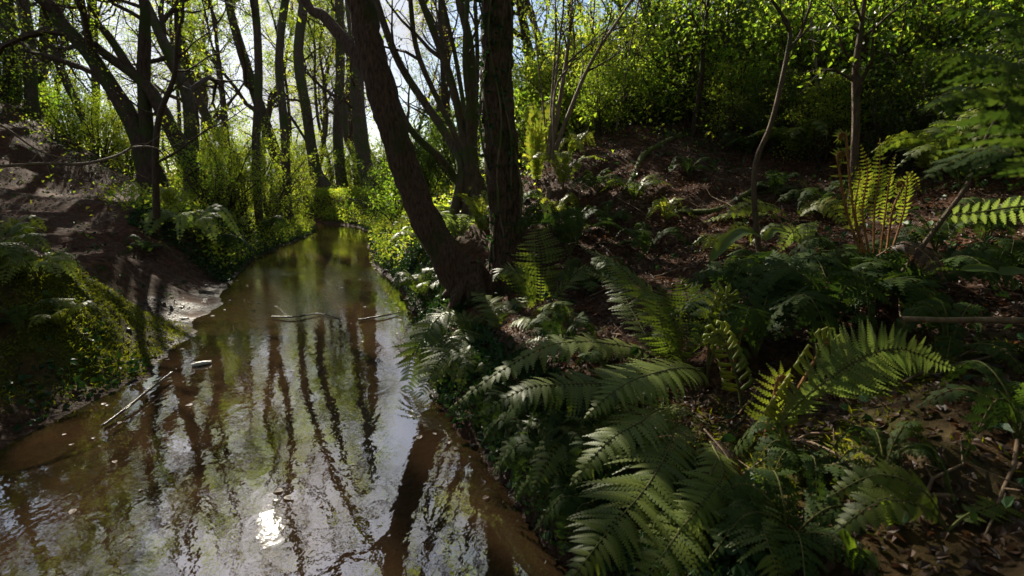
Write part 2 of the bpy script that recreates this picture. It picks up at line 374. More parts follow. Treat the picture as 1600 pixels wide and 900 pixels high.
ctrl = [C(900, 690, 2.15), C(1100, 640, 2.3), C(1400, 700, 1.6), C(1200, 850, 1.4), C(1550, 600, 1.9), C(1200, 500, 3.2), C(1000, 450, 4.0),
        C(1100, 380, 4.8), C(1300, 430, 3.6), C(1100, 300, 6.0), C(1000, 216, 7.6), C(1150, 232, 7.6), C(900, 250, 7.6), C(1300, 270, 6.4), C(1500, 320, 4.6), C(1600, 450, 3.0),
        C(800, 440, 5.7), C(740, 480, 5.1), C(740, 340, 8.0), C(650, 350, 11.5), C(1600, 800, 1.3),
        C(680, 500, 5.3), C(700, 420, 6.4), C(640, 400, 8.6), C(760, 560, 3.6), C(950, 800, 1.75), C(900, 560, 3.1),
        (.9, 0, .55), (2.5, 0, .7), (6, 0, 1.3), (12, 0, 2.0), (.9, -5, .5), (8, 4, 2.4), (12, 6, 3.3), (8, 10, 3.6), (4, 10, 3.0), (5, 14, 3.9), (1, 11, 2.3), (2, 15, 3.2), (-1, 13, 1.6), (20, 12, 6), (12, 20, 6),
        (0, 20, 2.9), (6, 24, 5), (25, 30, 8.5), (5, 35, 5.5), (-6, 29, 1.5), (-10, 28, 1.3), (-8.3, 25.5, 1.0), (-10, 31, 1.5), (-7.5, 27, 1.4), (-3, 20, 1.4), (-9, 32, 1.5), (30, 0, 4), (-3, 24, 1.0), (50, 60, 12), (0, 60, 4), (-5, 35, 1.8),
        C(60, 312, 10), C(180, 312, 11), C(100, 345, 8.2), C(100, 400, 6.4), C(200, 420, 6.3), C(250, 340, 9.0), C(0, 450, 4.4), C(130, 482, 4.7), C(200, 560, 4.3), C(50, 610, 3.5),
        C(230, 480, 5.6), C(430, 335, 13), C(470, 352, 17), C(330, 405, 8.7), C(340, 345, 10.5), C(300, 440, 7.4), C(0, 200, 12.5), C(200, 285, 14), C(0, 130, 18), C(100, 300, 12),
        C(410, 395, 11.0), C(300, 300, 14.0),
        (-4.2, 2, .5), (-4.6, 0, .6), (-8, 2, 1.2), (-12, 4, 2.2), (-8, 0, 1.2), (-4.2, -5, .4), (-20, 0, 3.5), (-30, 30, 3.4), (-14, 24, 1.4), (-14, 19, 1.5), (-50, 60, 3), (-24, 45, 1.2), (-40, 0, 5), (0, -8, .3),
        (-4.3, 3.6, .42), (-3.7, 5.0, .10), (-4.4, 6.5, .14), (-5.2, 8.2, .2)]
ctrl = np.array(ctrl, dtype=np.float64)
def _U(r2): return np.where(r2 > 1e-12, r2*np.log(np.maximum(r2, 1e-12)), 0)
_X = ctrl[:, 0]; _Y = ctrl[:, 1]; _n = len(ctrl)
# distances squashed so that near control points are not swamped by the far ones
def _sq(x, y): return np.arcsinh(x/4.0)*4, np.arcsinh(y/8.0)*8
_sx, _sy = _sq(_X, _Y)
K = _U((_sx[:, None]-_sx[None])**2 + (_sy[:, None]-_sy[None])**2) + np.eye(_n)*0.35
Pm = np.stack([np.ones(_n), _sx, _sy], 1)
A = np.block([[K, Pm], [Pm.T, np.zeros((3, 3))]])
sol = np.linalg.solve(A, np.concatenate([ctrl[:, 2], [0, 0, 0]]))
def tps(x, y):
    x, y = _sq(x, y); out = sol[_n] + sol[_n+1]*x + sol[_n+2]*y
    for i in range(_n): out = out + sol[i]*_U((x-_sx[i])**2 + (y-_sy[i])**2)
    return out
def sstep(a, b, x):
    t = np.clip((x-a)/(b-a), 0, 1); return t*t*(3-2*t)
def edge_out(x, y):
    """metres outside the water's edge (negative in the water), and on which side"""
    l = XL(y)-x; r = x-XR(y)
    return np.maximum(l, r), l > r
def H(x, y):
    x = np.asarray(x, dtype=np.float64); y = np.asarray(y, dtype=np.float64)
    e, left = edge_out(x, y)
    z = tps(x, y)
    z = np.clip(z, .05, 12)
    rough = .17*fbm(x*1.3, y*1.3, 3) + .09*fbm(x*4, y*4, 3) + .018*fbm(x*19, y*19, 3)
    z = z + .42*np.exp(-(((x+4.05)/.62)**2 + ((y-4.45)/.8)**2)**1.3) + .22*np.exp(-(((x+5.0)/.5)**2 + ((y-6.4)/.6)**2))
    wb = np.where(left, .3+.4*sstep(3.5, 4.3, y)+.7*np.exp(-((y-6.6)/1.6)**2), .35) + .14*np.clip(y-8, 0, 12)
    bank = .004 + (z-.004)*np.where(left, sstep(0, 1, e/wb), np.clip(e/wb, 0, 1)**.8)
    mud = np.exp(-((e-.35)/.35)**2)*left*(.05*fbm(x*5, y*5, 3)+.035*np.abs(fbm(x*12+5, y*12, 2)))
    bank = bank + mud*sstep(0, .15, e) + rough*sstep(0, 1.2, e) + .02*fbm(x*6, y*6, 3)*sstep(0, .3, e)*(1-sstep(.3, 1.2, e))
    far = 1 - sstep(20, 35, y)
    dep = .04 + .20*sstep(0, .8, -e) + .04*fbm(x*2.2, y*2.2, 3) + .02*fbm(x*9, y*9, 2)
    rif = np.exp(-((y-9.2)/1.3)**2) + np.exp(-((y-15.5)/1.2)**2)
    dep = dep*(1-.6*np.clip(rif, 0, 1))
    bed = -np.maximum(dep, .012)*sstep(0, .12, -e)
    return np.where(e > 0, np.maximum(bank, .004*sstep(0, .1, e)), bed)
def h1(x, y): return float(H(np.array([x]), np.array([y]))[0])
def gpt(px, py, lo=1.0, hi=45):
    """where the sight line through the photograph's pixel meets the ground"""
    a, b = ray(px, py)
    Y = np.geomspace(lo, hi, 500); z = CAMZ + b*Y; h = H(a*Y, Y)
    k = np.nonzero(z < np.maximum(h, 0))[0]
    y = Y[k[0]] if len(k) else hi
    return Vector((a*y, y, max(h1(a*y, y), 0)))

def axis(fine_lo, fine_hi, d, lo, hi, grow=1.055):
    c = list(np.arange(fine_lo, fine_hi, d)); s = d; v = fine_hi
    while v < hi: c.append(v); s *= grow; v += s
    s = d; v = fine_lo - d
    while v > lo: c.insert(0, v); s *= grow; v -= s
    c.insert(0, lo); c.append(hi)
    return np.array(c)
gx = axis(-4.6, 3.4, .036, -160, 160, 1.05); gy = axis(1.1, 6.5, .034, -40, 190, 1.035)
GX, GY = np.meshgrid(gx, gy, indexing='xy')
GZ = np.empty_like(GX)
for i in range(GX.shape[0]): GZ[i] = H(GX[i], GY[i])
nx, ny = len(gx), len(gy)
i, j = np.meshgrid(np.arange(ny-1), np.arange(nx-1), indexing='ij')
F = np.stack([i*nx+j, i*nx+j+1, (i+1)*nx+j+1, (i+1)*nx+j], -1).reshape(-1, 4)
g = Geo(); g.add(np.stack([GX, GY, GZ], -1), F)
ground = single('ground', g, M['soil'], 'dark soil banks and ochre stream bed of the wood', None, kind='structure', smooth=True)
def moss_shade_mask(x, y, z):
    a = np.exp(-(((x+4.0)/.95)**2 + ((y-4.3)/1.15)**2)*1.1)*1.8           # mound on the left bank
    b = np.exp(-(((x+1.35)/.55)**2 + ((y-8.0)/1.2)**2))*1.1                 # lip of the right bank
    c = np.exp(-(((x-.9)/.5)**2 + ((y-1.9)/.5)**2))*.55
    d = np.exp(-(((x-1.7)/.3)**2 + ((y-2.3)/.3)**2))*.8 + .2*sstep(.4, .9, x)*(1-sstep(2.0, 2.6, y))  # moss patch, plus a weak tint painting shade on the near right ground
    return np.clip((a+b+c+d)*(0.75+1.0*fbm(x*3, y*3, 3)), 0, 1)
E, LF = edge_out(GX, GY)
moss = moss_shade_mask(GX, GY, GZ)*sstep(.1, .4, E)
wet = np.clip(1-sstep(.05, .5, E + .5*fbm(GX*2, GY*2, 3)), 0, 1)*np.where(LF, 1, .6)
wet = np.maximum(wet, np.exp(-(((GX+4.2)/1.0)**2 + ((GY-6.4)/1.8)**2))*1.0*(GZ < .22))
wet = wet*(1-moss)*np.where(LF, .25+.75*sstep(3.8, 4.8, GY), 1)*(1-.8*sstep(8.5, 11, GY))*np.clip(.35+1.6*(fbm(GX*3.1+9, GY*3.1, 3)+.35), 0, 1)
for nm, arr in (('moss', moss), ('wet', wet)):
    a_ = ground.data.attributes.new(nm, 'FLOAT', 'POINT'); a_.data.foreach_set('value', arr.astype(np.float32).ravel())

# water sheet
wy = axis(.6, 12, .12, -12, 150, 1.05)
rows = []
for y in wy:
    l, r = float(XL(np.array([y]))[0])-.35, float(XR(np.array([y]))[0])+.35
    rows.append([(l+(r-l)*k/24, y, 0.0) for k in range(25)])
W_ = np.array(rows); n_, m_ = W_.shape[:2]
i, j = np.meshgrid(np.arange(n_-1), np.arange(m_-1), indexing='ij')
F = np.stack([i*m_+j, i*m_+j+1, (i+1)*m_+j+1, (i+1)*m_+j], -1).reshape(-1, 4)
g = Geo(); g.add(W_, F)
water = single('stream_water', g, M['water'], 'shallow brown stream mirroring bare branches and bright sky', None, kind='structure', smooth=True)
yy = W_[..., 1]; xx = W_[..., 0]
rif = np.exp(-((yy-9.4)/.9)**2)*.9*np.clip(.3+2*fbm(xx*2, yy*2, 2)+.5, 0, 1) + .22*np.exp(-((yy-14.6)/1.2)**2) + np.exp(-((yy-23)/1.6)**2)*.3
rif = rif + .5*np.exp(-((yy-7)/1.2)**2)*(xx < -2.2) + .04
a_ = water.data.attributes.new('riffle', 'FLOAT', 'POINT'); a_.data.foreach_set('value', rif.astype(np.float32).ravel())

# ================================================================== trees
def perp(d, rng):
    a = Vector(rng.normal(size=3)); a -= d*a.dot(d)
    return a.normalized()
def grow(gs, pts, rads, level, prm, rng, anchors):
    """children along a branch: prm = per level (count, start, length, angle, jitter, rise, sides, segments)"""
    if level >= len(prm):
        P = np.array([tuple(p) for p in pts])
        anchors.append(P[1:]); anchors.append((P[1:]+P[:-1])/2); return
    cnt, start, ln, ang, jit, rise, sides, segs = prm[level]
    n = len(pts)
    for k in range(cnt):
        t = start + (1-start)*(k + rng.rand())/cnt
        f = t*(n-1); i = min(int(f), n-2); q = f-i
        P0 = pts[i].lerp(pts[i+1], q); T = (pts[i+1]-pts[i]).normalized(); r0 = rads[i]*(1-q)+rads[i+1]*q
        d = (T*math.cos(ang*(.6+.7*rng.rand())) + perp(T, rng)*math.sin(ang*(.6+.7*rng.rand()))).normalized()
        le = ln*(.55+.7*rng.rand())*(1.15-.6*t)
        pp = [P0.copy()]; cur = P0.copy(); st = le/segs
        for s in range(segs):
            d = (d + Vector(rng.normal(size=3))*jit + Vector((0, 0, rise))).normalized()
            cur = cur + d*st; pp.append(cur.copy())
        r1 = max(min(r0*.60, (.028 if level == 0 else .016)*le+.0015), .0028)
        rr = [r1*(1-.75*s/segs) for s in range(segs+1)]
        tube(gs[min(level+1, 2)], pp, rr, sides, cap=False)
        grow(gs, pp, rr, level+1, prm, rng, anchors)
OAK = [(14, .34, 3.4, .95, .24, .05, 6, 6), (8, .2, 1.8, .9, .34, .03, 4, 5), (7, .2, .8, .8, .36, .02, 3, 3)]
LIGHT = [(12, .34, 3.2, .95, .26, .05, 5, 6), (8, .2, 1.8, .9, .34, .03, 3, 5), (6, .2, .8, .8, .34, .02, 3, 3)]
SLIM = [(14, .35, 2.0, .8, .18, .07, 5, 5), (6, .2, 1.0, .8, .25, .03, 3, 4), (5, .2, .5, .8, .3, 0, 3, 2)]
TALL = [(11, .25, 3.2, .95, .22, .05, 4, 6), (8, .2, 1.9, .9, .3, .03, 3, 4), (6, .2, .9, .8, .34, .02, 3, 2)]
BUSH = [(10, .08, .9, .9, .2, .03, 4, 4), (5, .2, .45, .8, .25, .0, 3, 3)]
def finish_tree(root, gs, anchors, barkm, leafm, rng, keep, size, spread, names=('trunk', 'branches', 'crown'), per=1, smooth=True):
    obj(names[0], gs[0], barkm, root, smooth=smooth)
    if gs[1].n:
        if gs[2].n:
            gs[1].v += gs[2].v
            for k in (3, 4):
                gs[1].f[k] += [f + gs[1].n for f in gs[2].f[k]]; gs[1].m[k] += gs[2].m[k]
        obj(names[1], gs[1], M['twig'] if barkm is not M['bark_hazel'] else barkm, root)
    if anchors and keep > 0:
        P = np.concatenate(anchors); nrep = max(1, int(math.ceil(keep)))
        P = np.repeat(P, nrep, 0)
        cl = vnoise(P[:, 0]*1.7+P[:, 2]*1.1+31, P[:, 1]*1.7-P[:, 2]*1.3+17) + .6*vnoise(P[:, 0]*4.3+9, P[:, 2]*4.3+P[:, 1]*2)
        P = P[rng.rand(len(P)) < keep/nrep*np.clip(1.0+3.2*cl, .12, 2.4)]
        P = P + rng.normal(size=P.shape)*spread
        g = Geo(); leaves(g, P, size, rng, flat=.35)
        obj(names[2], g, leafm, root)
def merge_note(): pass

def make_tree(name, label, base, trunk, rads, prm, seed, barkm, leafm, keep=.7, size=.07, spread=.08, group=None, extra=(), sides=12, lump=.14, cat='tree', flare=0, per=6):
    """trunk: world points; extra: further limbs [(pts, rads)] that also carry branches"""
    rng = np.random.RandomState(seed)
    root = thing(name, label, cat, base, group)
    gs = [Geo(), Geo(), Geo()]; anchors = []
    sm, rr = limb(gs[0], trunk, rads, sides, per, 0, lump, seed)
    if prm: grow(gs, sm, rr, 0, prm, rng, anchors)
    for e in extra:
        pr = e[2] if len(e) > 2 else prm
        sm, rr = limb(gs[0], e[0], e[1], max(6, sides-4), 5, 0, lump, seed+5)
        if pr: grow(gs, sm, rr, 0, pr, rng, anchors)
    for k in range(flare):
        a_ = 6.28*k/max(flare, 1)+.4*rng.rand(); d_ = Vector((math.cos(a_), math.sin(a_), 0)); b_ = Vector(base); r_ = rads[0]
        q = [b_+d_*r_*.15+Vector((0, 0, r_*1.7)), b_+d_*r_*.75+Vector((0, 0, r_*.7)), b_+d_*r_*1.5, b_+d_*r_*2.6]
        q[2].z = h1(q[2].x, q[2].y)+.03; q[3].z = h1(q[3].x, q[3].y)-.05
        limb(gs[0], q, [r_*.38, r_*.36, r_*.24, r_*.10], 8, 5, 0, .25, seed+k)
    finish_tree(root, gs, anchors, barkm, leafm, rng, keep, size, spread)
    return root
def on(x, y, dz=-.12): return Vector((x, y, h1(x, y)+dz))
def V3(*a): return Vector(a)
# ------- hero trees (places measured off the photograph, then built in metres)
# leaning trunk
b = at(738, 480, 5.5); b.z = h1(b.x, b.y)
tr_pts = [at(752, 515, 5.45), at(742, 470, 5.5), at(700, 405, 5.5), at(655, 320, 5.55), at(622, 230, 5.6), at(598, 150, 5.65), at(575, 60, 5.7), at(562, 0, 5.75),
          V3(-2.05, 5.8, 4.6), V3(-2.9, 5.9, 5.8), V3(-3.7, 6.0, 7.2), V3(-4.2, 6.1, 8.8)]
lead = [(6, .70, 3.2, 1.0, .30, .04, 6, 7), (6, .2, 1.5, .9, .28, .03, 3, 5), (5, .2, .7, .8, .3, .02, 3, 3)]
make_tree('leaning_tree', 'thick dark trunk leaning over the water from a mossy bulge at the bank', b, tr_pts,
          [.24, .215, .18, .154, .15, .147, .143, .14, .12, .09, .07, .03], lead, 11, M['bark_hero'], flare=5, per=12, sides=24, lump=.20, leafm= M['leaf_oak'], keep=.15, size=.055,
          extra=[([at(608, 150, 5.66), at(575, 108, 5.75), at(540, 66, 6.0), at(505, 25, 6.3), at(470, -10, 6.6), V3(-3.4, 7.2, 5.6), V3(-4.0, 7.6, 7.0)], [.08, .08, .07, .06, .055, .04, .02])])
# upright ivy-clad trunk
b = at(795, 450, 5.7); b.z = h1(b.x, b.y)
tr_pts = [at(800, 470, 5.7), at(796, 420, 5.7), at(790, 340, 5.7), at(783, 250, 5.7), at(777, 150, 5.7), at(776, 60, 5.7), at(776, 0, 5.7), V3(-.2, 5.75, 5.2), V3(-.3, 5.8, 7), V3(-.1, 6, 9), V3(-.3, 6, 11)]
make_tree('upright_tree', 'upright dark trunk with bare ivy stems running up it, beside the leaning trunk', b, tr_pts,
          [.25, .21, .185, .18, .175, .17, .165, .16, .13, .09, .03], [(6, .66, 2.6, .9, .2, .04, 6, 6), (8, .2, 1.5, .9, .28, .03, 4, 5), (6, .2, .7, .8, .3, .02, 3, 3)], 12, M['bark_hero'], flare=5, per=12, sides=24, lump=.20, leafm=M['leaf_oak'], keep=.18, size=.055)
rng = np.random.RandomState(5)
iv = thing('ivy', 'thin ivy stems and a few glossy leaves climbing the upright trunk', 'ivy', tuple(b))
for k, (dx, ph) in enumerate([(-24, 0), (-15, 1.2), (10, 2.1), (20, .6), (-4, 3.3)]):
    pts = [at(795+dx-(y0 < 300)*3-(440-y0)*.045 + 7*math.sin(y0*.025+ph), y0, 5.50+.004*abs(dx)) for y0 in range(440, -60, -35)]
    g = Geo(); limb(g, pts, [.014]*4+[.009]*4, 5, 3, 0, .3, k); obj('stem', g, M['bark_hazel'], iv)
    if k < 3:
        P = np.array([tuple(p) for p in pts]); P = np.repeat(P, 7, 0) + rng.normal(size=(len(P)*7, 3))*np.array([.05, .02, .10]) - np.array([0, .03, 0])
        g = Geo(); leaves(g, P, .05, rng, flat=.1, ovate=True, aspect=.85); obj('leaves', g, M['ivy'], iv)
# many-stemmed hazel stool
Yh = 8.0; b = at(745, 345, Yh)
rootp = at(742, 330, Yh)
tops = [((700, 215), (625, 100), (585, -10), .085, 8.6), ((715, 220), (655, 90), (640, -10), .06, 8.3), ((722, 200), (700, 110), (655, -10), .085, 8.0), ((728, 190), (712, 90), (690, -10), .05, 8.5),
        ((735, 190), (735, 80), (716, -10), .095, 7.9), ((742, 190), (746, 100), (742, -10), .05, 8.3), ((745, 190), (770, 110), (790, -10), .05, 8.4), ((690, 250), (640, 200), (610, 130), .07, 7.6), ((735, 180), (727, 100), (730, -10), .06, 7.7)]
extra = []
for k, (a1, a2, a3, r, yt) in enumerate(tops):
    s0 = rootp + Vector((.09*(k-4), .06*((k*3) % 5-2), -.2))
    p3 = at(*a3, yt); p4 = p3 + (p3-at(*a2, yt)).normalized()*.9 + Vector((0, .1, .2)); p5 = p4 + Vector((.15*(k % 3-1), .1, .8))
    extra.append(([s0, at((a1[0]+742)/2, (a1[1]+320)/2, Yh), at(*a1, (Yh+yt)/2), at(*a2, yt), p3, p4, p5], [r*.95, r*.9, r*.82, r*.7, r*.58, r*.4, r*.18]))
make_tree('coppiced_hazel', 'many stemmed coppice stool fanning upward behind the two big trunks', b, [rootp-Vector((0, 0, .5)), rootp, rootp+Vector((.02, 0, .5))], [.2, .16, .08], None, 21, M['bark_grey'], M['leaf_spring'],
          keep=.28, size=.06, extra=[(e[0], e[1], [(4, .45, 1.4, .7, .2, .05, 4, 5), (4, .2, .8, .8, .28, .0, 3, 4), (3, .2, .4, .8, .3, 0, 3, 2)]) for e in extra])
# straight mid-distance trunks
def mid_trunk(label, pix, Y, rads, seed, leafm='leaf_spring', barkm='bark_grey', keep=.6, top=11, prm=OAK, extra=(), size=.08, group=None, base_z=True):
    pts = [at(*p, Y) for p in pix]
    zg = h1(pts[0].x, Y); 
    if base_z: pts[0].z = zg-.15
    if pts[1].z < zg: pts[1].z = zg+.3
    last = pts[-1]; d = (pts[-1]-pts[-2]).normalized(); rw_ = np.random.RandomState(seed+77)
    while last.z < top:
        d = (d + Vector((rw_.normal()*.28, rw_.normal()*.28, .4))).normalized(); last = last + d*1.9; pts.append(last)
    return make_tree('tree', label, (pts[0].x, pts[0].y, zg), pts, lerp_list(rads, len(pts)), prm, seed, M[barkm], M[leafm], keep, size=size, extra=extra, group=group)
mid_trunk('straight grey trunk right behind the leaning trunk, ferny bank at its foot', [(580, 297), (568, 240), (560, 170), (556, 90), (548, 0)], 28, [.42, .36, .32, .27, .1], 31, keep=.9, top=16, prm=TALL)
mid_trunk('slim straight trunk with a swelling, over the stream end', [(537, 300), (530, 250), (528, 180), (532, 100), (530, 0)], 30, [.34, .27, .24, .2, .08], 32, keep=.9, top=16, prm=TALL)
mid_trunk('crooked mossy trunk whose foot kinks towards the water', [(522, 305), (496, 275), (488, 240), (480, 180), (466, 90), (475, 0)], 29, [.42, .30, .25, .2, .08], 33, keep=.6, top=16, prm=TALL)
mid_trunk('slim dark trunk standing midway along the left bank', [(402, 320), (400, 240), (404, 120), (397, 0)], 15, [.12, .1, .1, .05], 34, 'leaf_spring', keep=.7, prm=[(13, .3, 4.0, .95, .28, .05, 5, 7), (7, .2, 2.0, .9, .38, .02, 3, 5), (5, .2, .9, .8, .36, 0, 3, 3)], top=17, size=.06)
mid_trunk('twin slim trunk behind the left bank shrubs', [(446, 300), (444, 200), (436, 100), (446, 0)], 20, [.16, .14, .12, .05], 35, 'leaf_oak', keep=.8, prm=[(11, .3, 4.2, .95, .26, .05, 5, 7), (6, .2, 2.0, .9, .36, .02, 3, 5), (5, .2, .9, .8, .36, 0, 3, 3)], top=19, size=.065)
# big leaning tree of the left bank
Yb = 12.5; zb = h1(at(240, 290, Yb).x, Yb)
t0 = at(245, 300, Yb); t0.z = zb-.2
def Lp(*q): return [at(x, y, yy_) for x, y, yy_ in q]
make_tree('leaning_oak', 'big forked tree leaning far to one side above the bare earth path', (t0.x, Yb, zb),
          [t0]+Lp((232, 255, Yb), (212, 200, Yb), (180, 145, Yb), (140, 85, Yb), (95, 35, Yb), (55, -10, Yb))+[V3(-13.5, 12.4, 7.6), V3(-15, 12.2, 9.5), V3(-16, 12, 11.5)],
          [.36, .27, .21, .18, .16, .145, .13, .11, .08, .04], LIGHT, 41, M['bark'], M['leaf_spring'], keep=1.3, size=.06,
          extra=[(Lp((235, 240, Yb), (228, 190, Yb), (224, 120, Yb), (226, 50, Yb), (222, -10, Yb))+[V3(-9, 12.8, 8), V3(-9.2, 13, 10.5)], [.19, .145, .135, .12, .10, .08, .03], [(6, .5, 2.6, .9, .24, .05, 5, 6), (6, .2, 1.5, .9, .3, .03, 3, 5), (5, .2, .8, .8, .32, .02, 3, 3)]),
                 (Lp((305, 270, Yb), (270, 205, Yb), (225, 130, Yb), (165, 85, Yb), (130, 50, Yb)), [.2, .17, .14, .1, .05], [(6, .3, 1.5, .9, .25, .05, 4, 5), (5, .2, .9, .9, .3, .03, 3, 4)]),
                 (Lp((205, 110, Yb), (165, 50, Yb), (130, 20, Yb), (110, -20, Yb)), [.1, .08, .06, .03], [(6, .3, 1.5, .9, .25, .05, 4, 5), (5, .2, .9, .9, .3, .03, 3, 4)])])
Yc = 14; t0 = at(305, 300, Yc); t0.z = h1(t0.x, Yc)-.2
make_tree('leaning_oak', 'ivy darkened trunk curving away from the forked tree towards the stream', (t0.x, Yc, t0.z+.2),
          [t0]+Lp((300, 260, Yc), (297, 190, Yc), (290, 140, Yc), (262, 80, Yc), (235, 20, Yc), (215, -20, Yc))+[V3(-10.5, 14.4, 8.5), V3(-11, 14.8, 11)],
          [.28, .2, .15, .14, .13, .11, .1, .07, .03], LIGHT, 42, M['bark_grey'], M['leaf_spring'], keep=1.2, size=.06)
# left background dark group, trunks one can tell apart
lab_l = ['darkest of the ivy-clad trunks on the far left slope', 'ivy-clad trunk leaning inward on the left slope', 'pair-mate of the ivy-clad slope trunks, thinner', 'short thin trunk between the slope group and forked tree',
         'thin curved trunk just before the forked tree', 'slender trunk left of the forked tree, dipping to undergrowth']
for k, (pix, Y, rd) in enumerate([([(30, 215), (20, 120), (8, 0)], 17, .22), ([(55, 215), (48, 120), (45, 60), (35, 0)], 16, .17), ([(62, 220), (60, 130), (75, 0)], 18, .15), ([(82, 225), (88, 150), (100, 60), (90, 0)], 22, .13), ([(145, 250), (133, 190), (100, 120), (80, 60)], 17, .13), ([(150, 265), (147, 210), (150, 140), (145, 0)], 19, .14)]):
    mid_trunk(lab_l[k], pix, Y, [rd, rd*.9, rd*.8, rd*.3], 50+k, 'leaf_spring' if k > 2 else 'leaf_green', keep=.7, prm=SLIM, size=.10, group='trunks on the left slope')
# sapling left centre
sp_ = at(240, 318, 8.6); sp_.z = h1(sp_.x, 8.6)-.05
make_tree('sapling', 'thin crooked sapling in front of the big forked tree', tuple(sp_), [sp_]+Lp((243, 250, 8.6), (250, 180, 8.6), (272, 120, 8.6), (277, 60, 8.5), (284, -5, 8.5))+[V3(-5.4, 8.6, 6.0)],
          [.06, .05, .045, .035, .028, .02, .01], [(7, .35, 1.3, .7, .2, .04, 4, 5), (4, .2, .6, .8, .25, 0, 3, 3)], 61, M['twig'], M['leaf_spring'], keep=.5, size=.06, sides=7,
          extra=[(Lp((243, 255, 8.6), (275, 238, 8.5), (320, 205, 8.4), (355, 188, 8.2), (395, 160, 8.1)), [.02, .018, .013, .009, .005], [(5, .3, .5, .8, .2, 0, 3, 3)])])
# long arched bough across the left bank
def bough(label, q, rr, seed):
    p = Lp(*q); root = thing('fallen_bough', label, 'branch', tuple(p[0])); rg_ = np.random.RandomState(seed)
    g = Geo(); sm, r2 = limb(g, p, rr, 7, 6, 0, .2, seed); obj('stem', g, M['bark_pale'], root, smooth=True)
    for k in range(5):
        i_ = 6+int(rg_.rand()*(len(sm)-8)); d_ = (sm[i_+1]-sm[i_]).normalized(); q_ = [sm[i_]]
        e_ = (d_+Vector(rg_.normal(size=3))*.7).normalized()
        for t_ in range(4): e_ = (e_+Vector(rg_.normal(size=3))*.25).normalized(); q_.append(q_[-1]+e_*(.05+.07*rg_.rand()))
        g = Geo(); tube(g, q_, [.006, .005, .004, .003, .0015], 5); obj('twig', g, M['bark_pale'], root)
bough('long thin pale bough sagging across above the earth path', [(-60, 264, 4.6), (60, 256, 4.8), (130, 256, 5.0), (180, 244, 5.3), (210, 230, 5.6), (245, 232, 6.0), (262, 252, 6.4)], [.015, .015, .014, .012, .011, .008, .004], 6)
bough('shorter pale bough slanting down to meet the sagging one', [(-80, 165, 4.4), (0, 195, 4.6), (60, 235, 4.8), (115, 251, 4.98)], [.011, .010, .008, .004], 9)
# thin poles rising right of the ivy trunk
b = at(858, 262, 7.0); b.z = h1(b.x, 7.0)-.1
HZ = [(7, .35, .9, .6, .15, .05, 4, 4), (4, .2, .45, .8, .2, 0, 3, 3)]
def pole(pix, Y, r, prm=HZ): return (Lp(*[(x, y, Y) for x, y in pix])+[at(*pix[-1], Y)+(at(*pix[-1], Y)-at(*pix[-2], Y)).normalized()*1.5], [r, r*.9, r*.7, r*.5, r*.2], prm)
make_tree('hazel_poles', 'spray of thin pale poles springing from one root beside ferns', tuple(b), [b, b+Vector((0, 0, .15)), b+Vector((.02, .02, .22))], [.06, .04, .02], None, 71, M['bark_pale'], M['leaf_spring'], keep=.8, size=.055, sides=6, lump=.1,
          extra=[pole([(862, 250), (888, 180), (925, 95), (990, -5)], 7.0, .032), pole([(860, 250), (876, 150), (888, 70), (894, -5)], 7.1, .032), pole([(858, 250), (866, 150), (874, 70), (882, -5)], 6.9, .02),
                 pole([(856, 250), (862, 160), (868, 60), (868, -5)], 7.2, .018), pole([(864, 250), (868, 140), (896, 90), (894, 10)], 6.8, .016), pole([(856, 250), (850, 180), (840, 90), (830, -5)], 7.3, .014)])
# right hand thin trees
def thin_tree(label, pix, Y, r, seed, barkm='bark_pale', prm=HZ, keep=.8, leafm='leaf_green', extra=(), size=.06):
    p0 = at(*pix[0], Y); zg = h1(p0.x, Y); p0.z = zg-.1
    pts = [p0] + [at(*q, Y) for q in pix[1:]]
    pts = [pts[0]]+[p for p in pts[1:] if p.z > zg+.1]
    pts.append(pts[-1] + (pts[-1]-pts[-2]).normalized()*1.8)
    return make_tree('young_tree', label, (p0.x, Y, zg), pts, lerp_list([r, r*.85, r*.6, r*.25], len(pts)), prm, seed, M[barkm], M[leafm], keep, size=size, extra=extra, sides=8)
thin_tree('straight thin young tree with warm lit bark on the right slope', [(1335, 290), (1337, 200), (1337, 110), (1345, 50), (1352, -10)], 5.2, .040, 81, barkm='bark_sap', prm=[(9, .25, .9, .7, .18, .05, 4, 4), (5, .2, .45, .8, .25, 0, 3, 3)])
thin_tree('forked pale sapling bending over the leaf covered mound', [(1195, 372), (1178, 275), (1206, 190), (1230, 85), (1232, 40), (1200, -10)], 3.9, .021, 82, barkm='bark_sap', keep=.12, size=.035, prm=[(5, .5, .5, .7, .2, .04, 4, 4), (4, .2, .3, .8, .2, 0, 3, 3)],
          extra=[(Lp((1232, 80, 3.9), (1250, 55, 4.0), (1262, 20, 4.0), (1275, -20, 4.1)), [.014, .012, .009, .006], [(4, .3, .3, .7, .2, 0, 3, 3)])])
thin_tree('bare curved sapling stem reaching out over the tall orange-stalked fern', [(1345, 412), (1475, 340), (1510, 290), (1530, 240), (1560, 180), (1605, 120)], 2.75, .0145, 83, barkm='bark_sap', keep=.04, size=.03, prm=[(4, .5, .4, .7, .2, .04, 4, 4), (3, .2, .25, .8, .2, 0, 3, 3)])
thin_tree('young pole beside the top of the right slope shrubs', [(1462, 160), (1463, 80), (1466, -10)], 8.5, .055, 84, keep=1)
thin_tree('slanting dark stem rising behind the leaf covered mound', [(1082, 205), (1095, 130), (1100, 60), (1108, -10)], 8.2, .045, 85, barkm='bark', keep=1, leafm='leaf_spring')
thin_tree('thicker dark trunk half hidden in leaves beyond the mound', [(1020, 190), (1018, 100), (1015, 40), (1010, -10)], 12, .13, 86, barkm='bark', keep=1, leafm='leaf_spring', prm=SLIM)
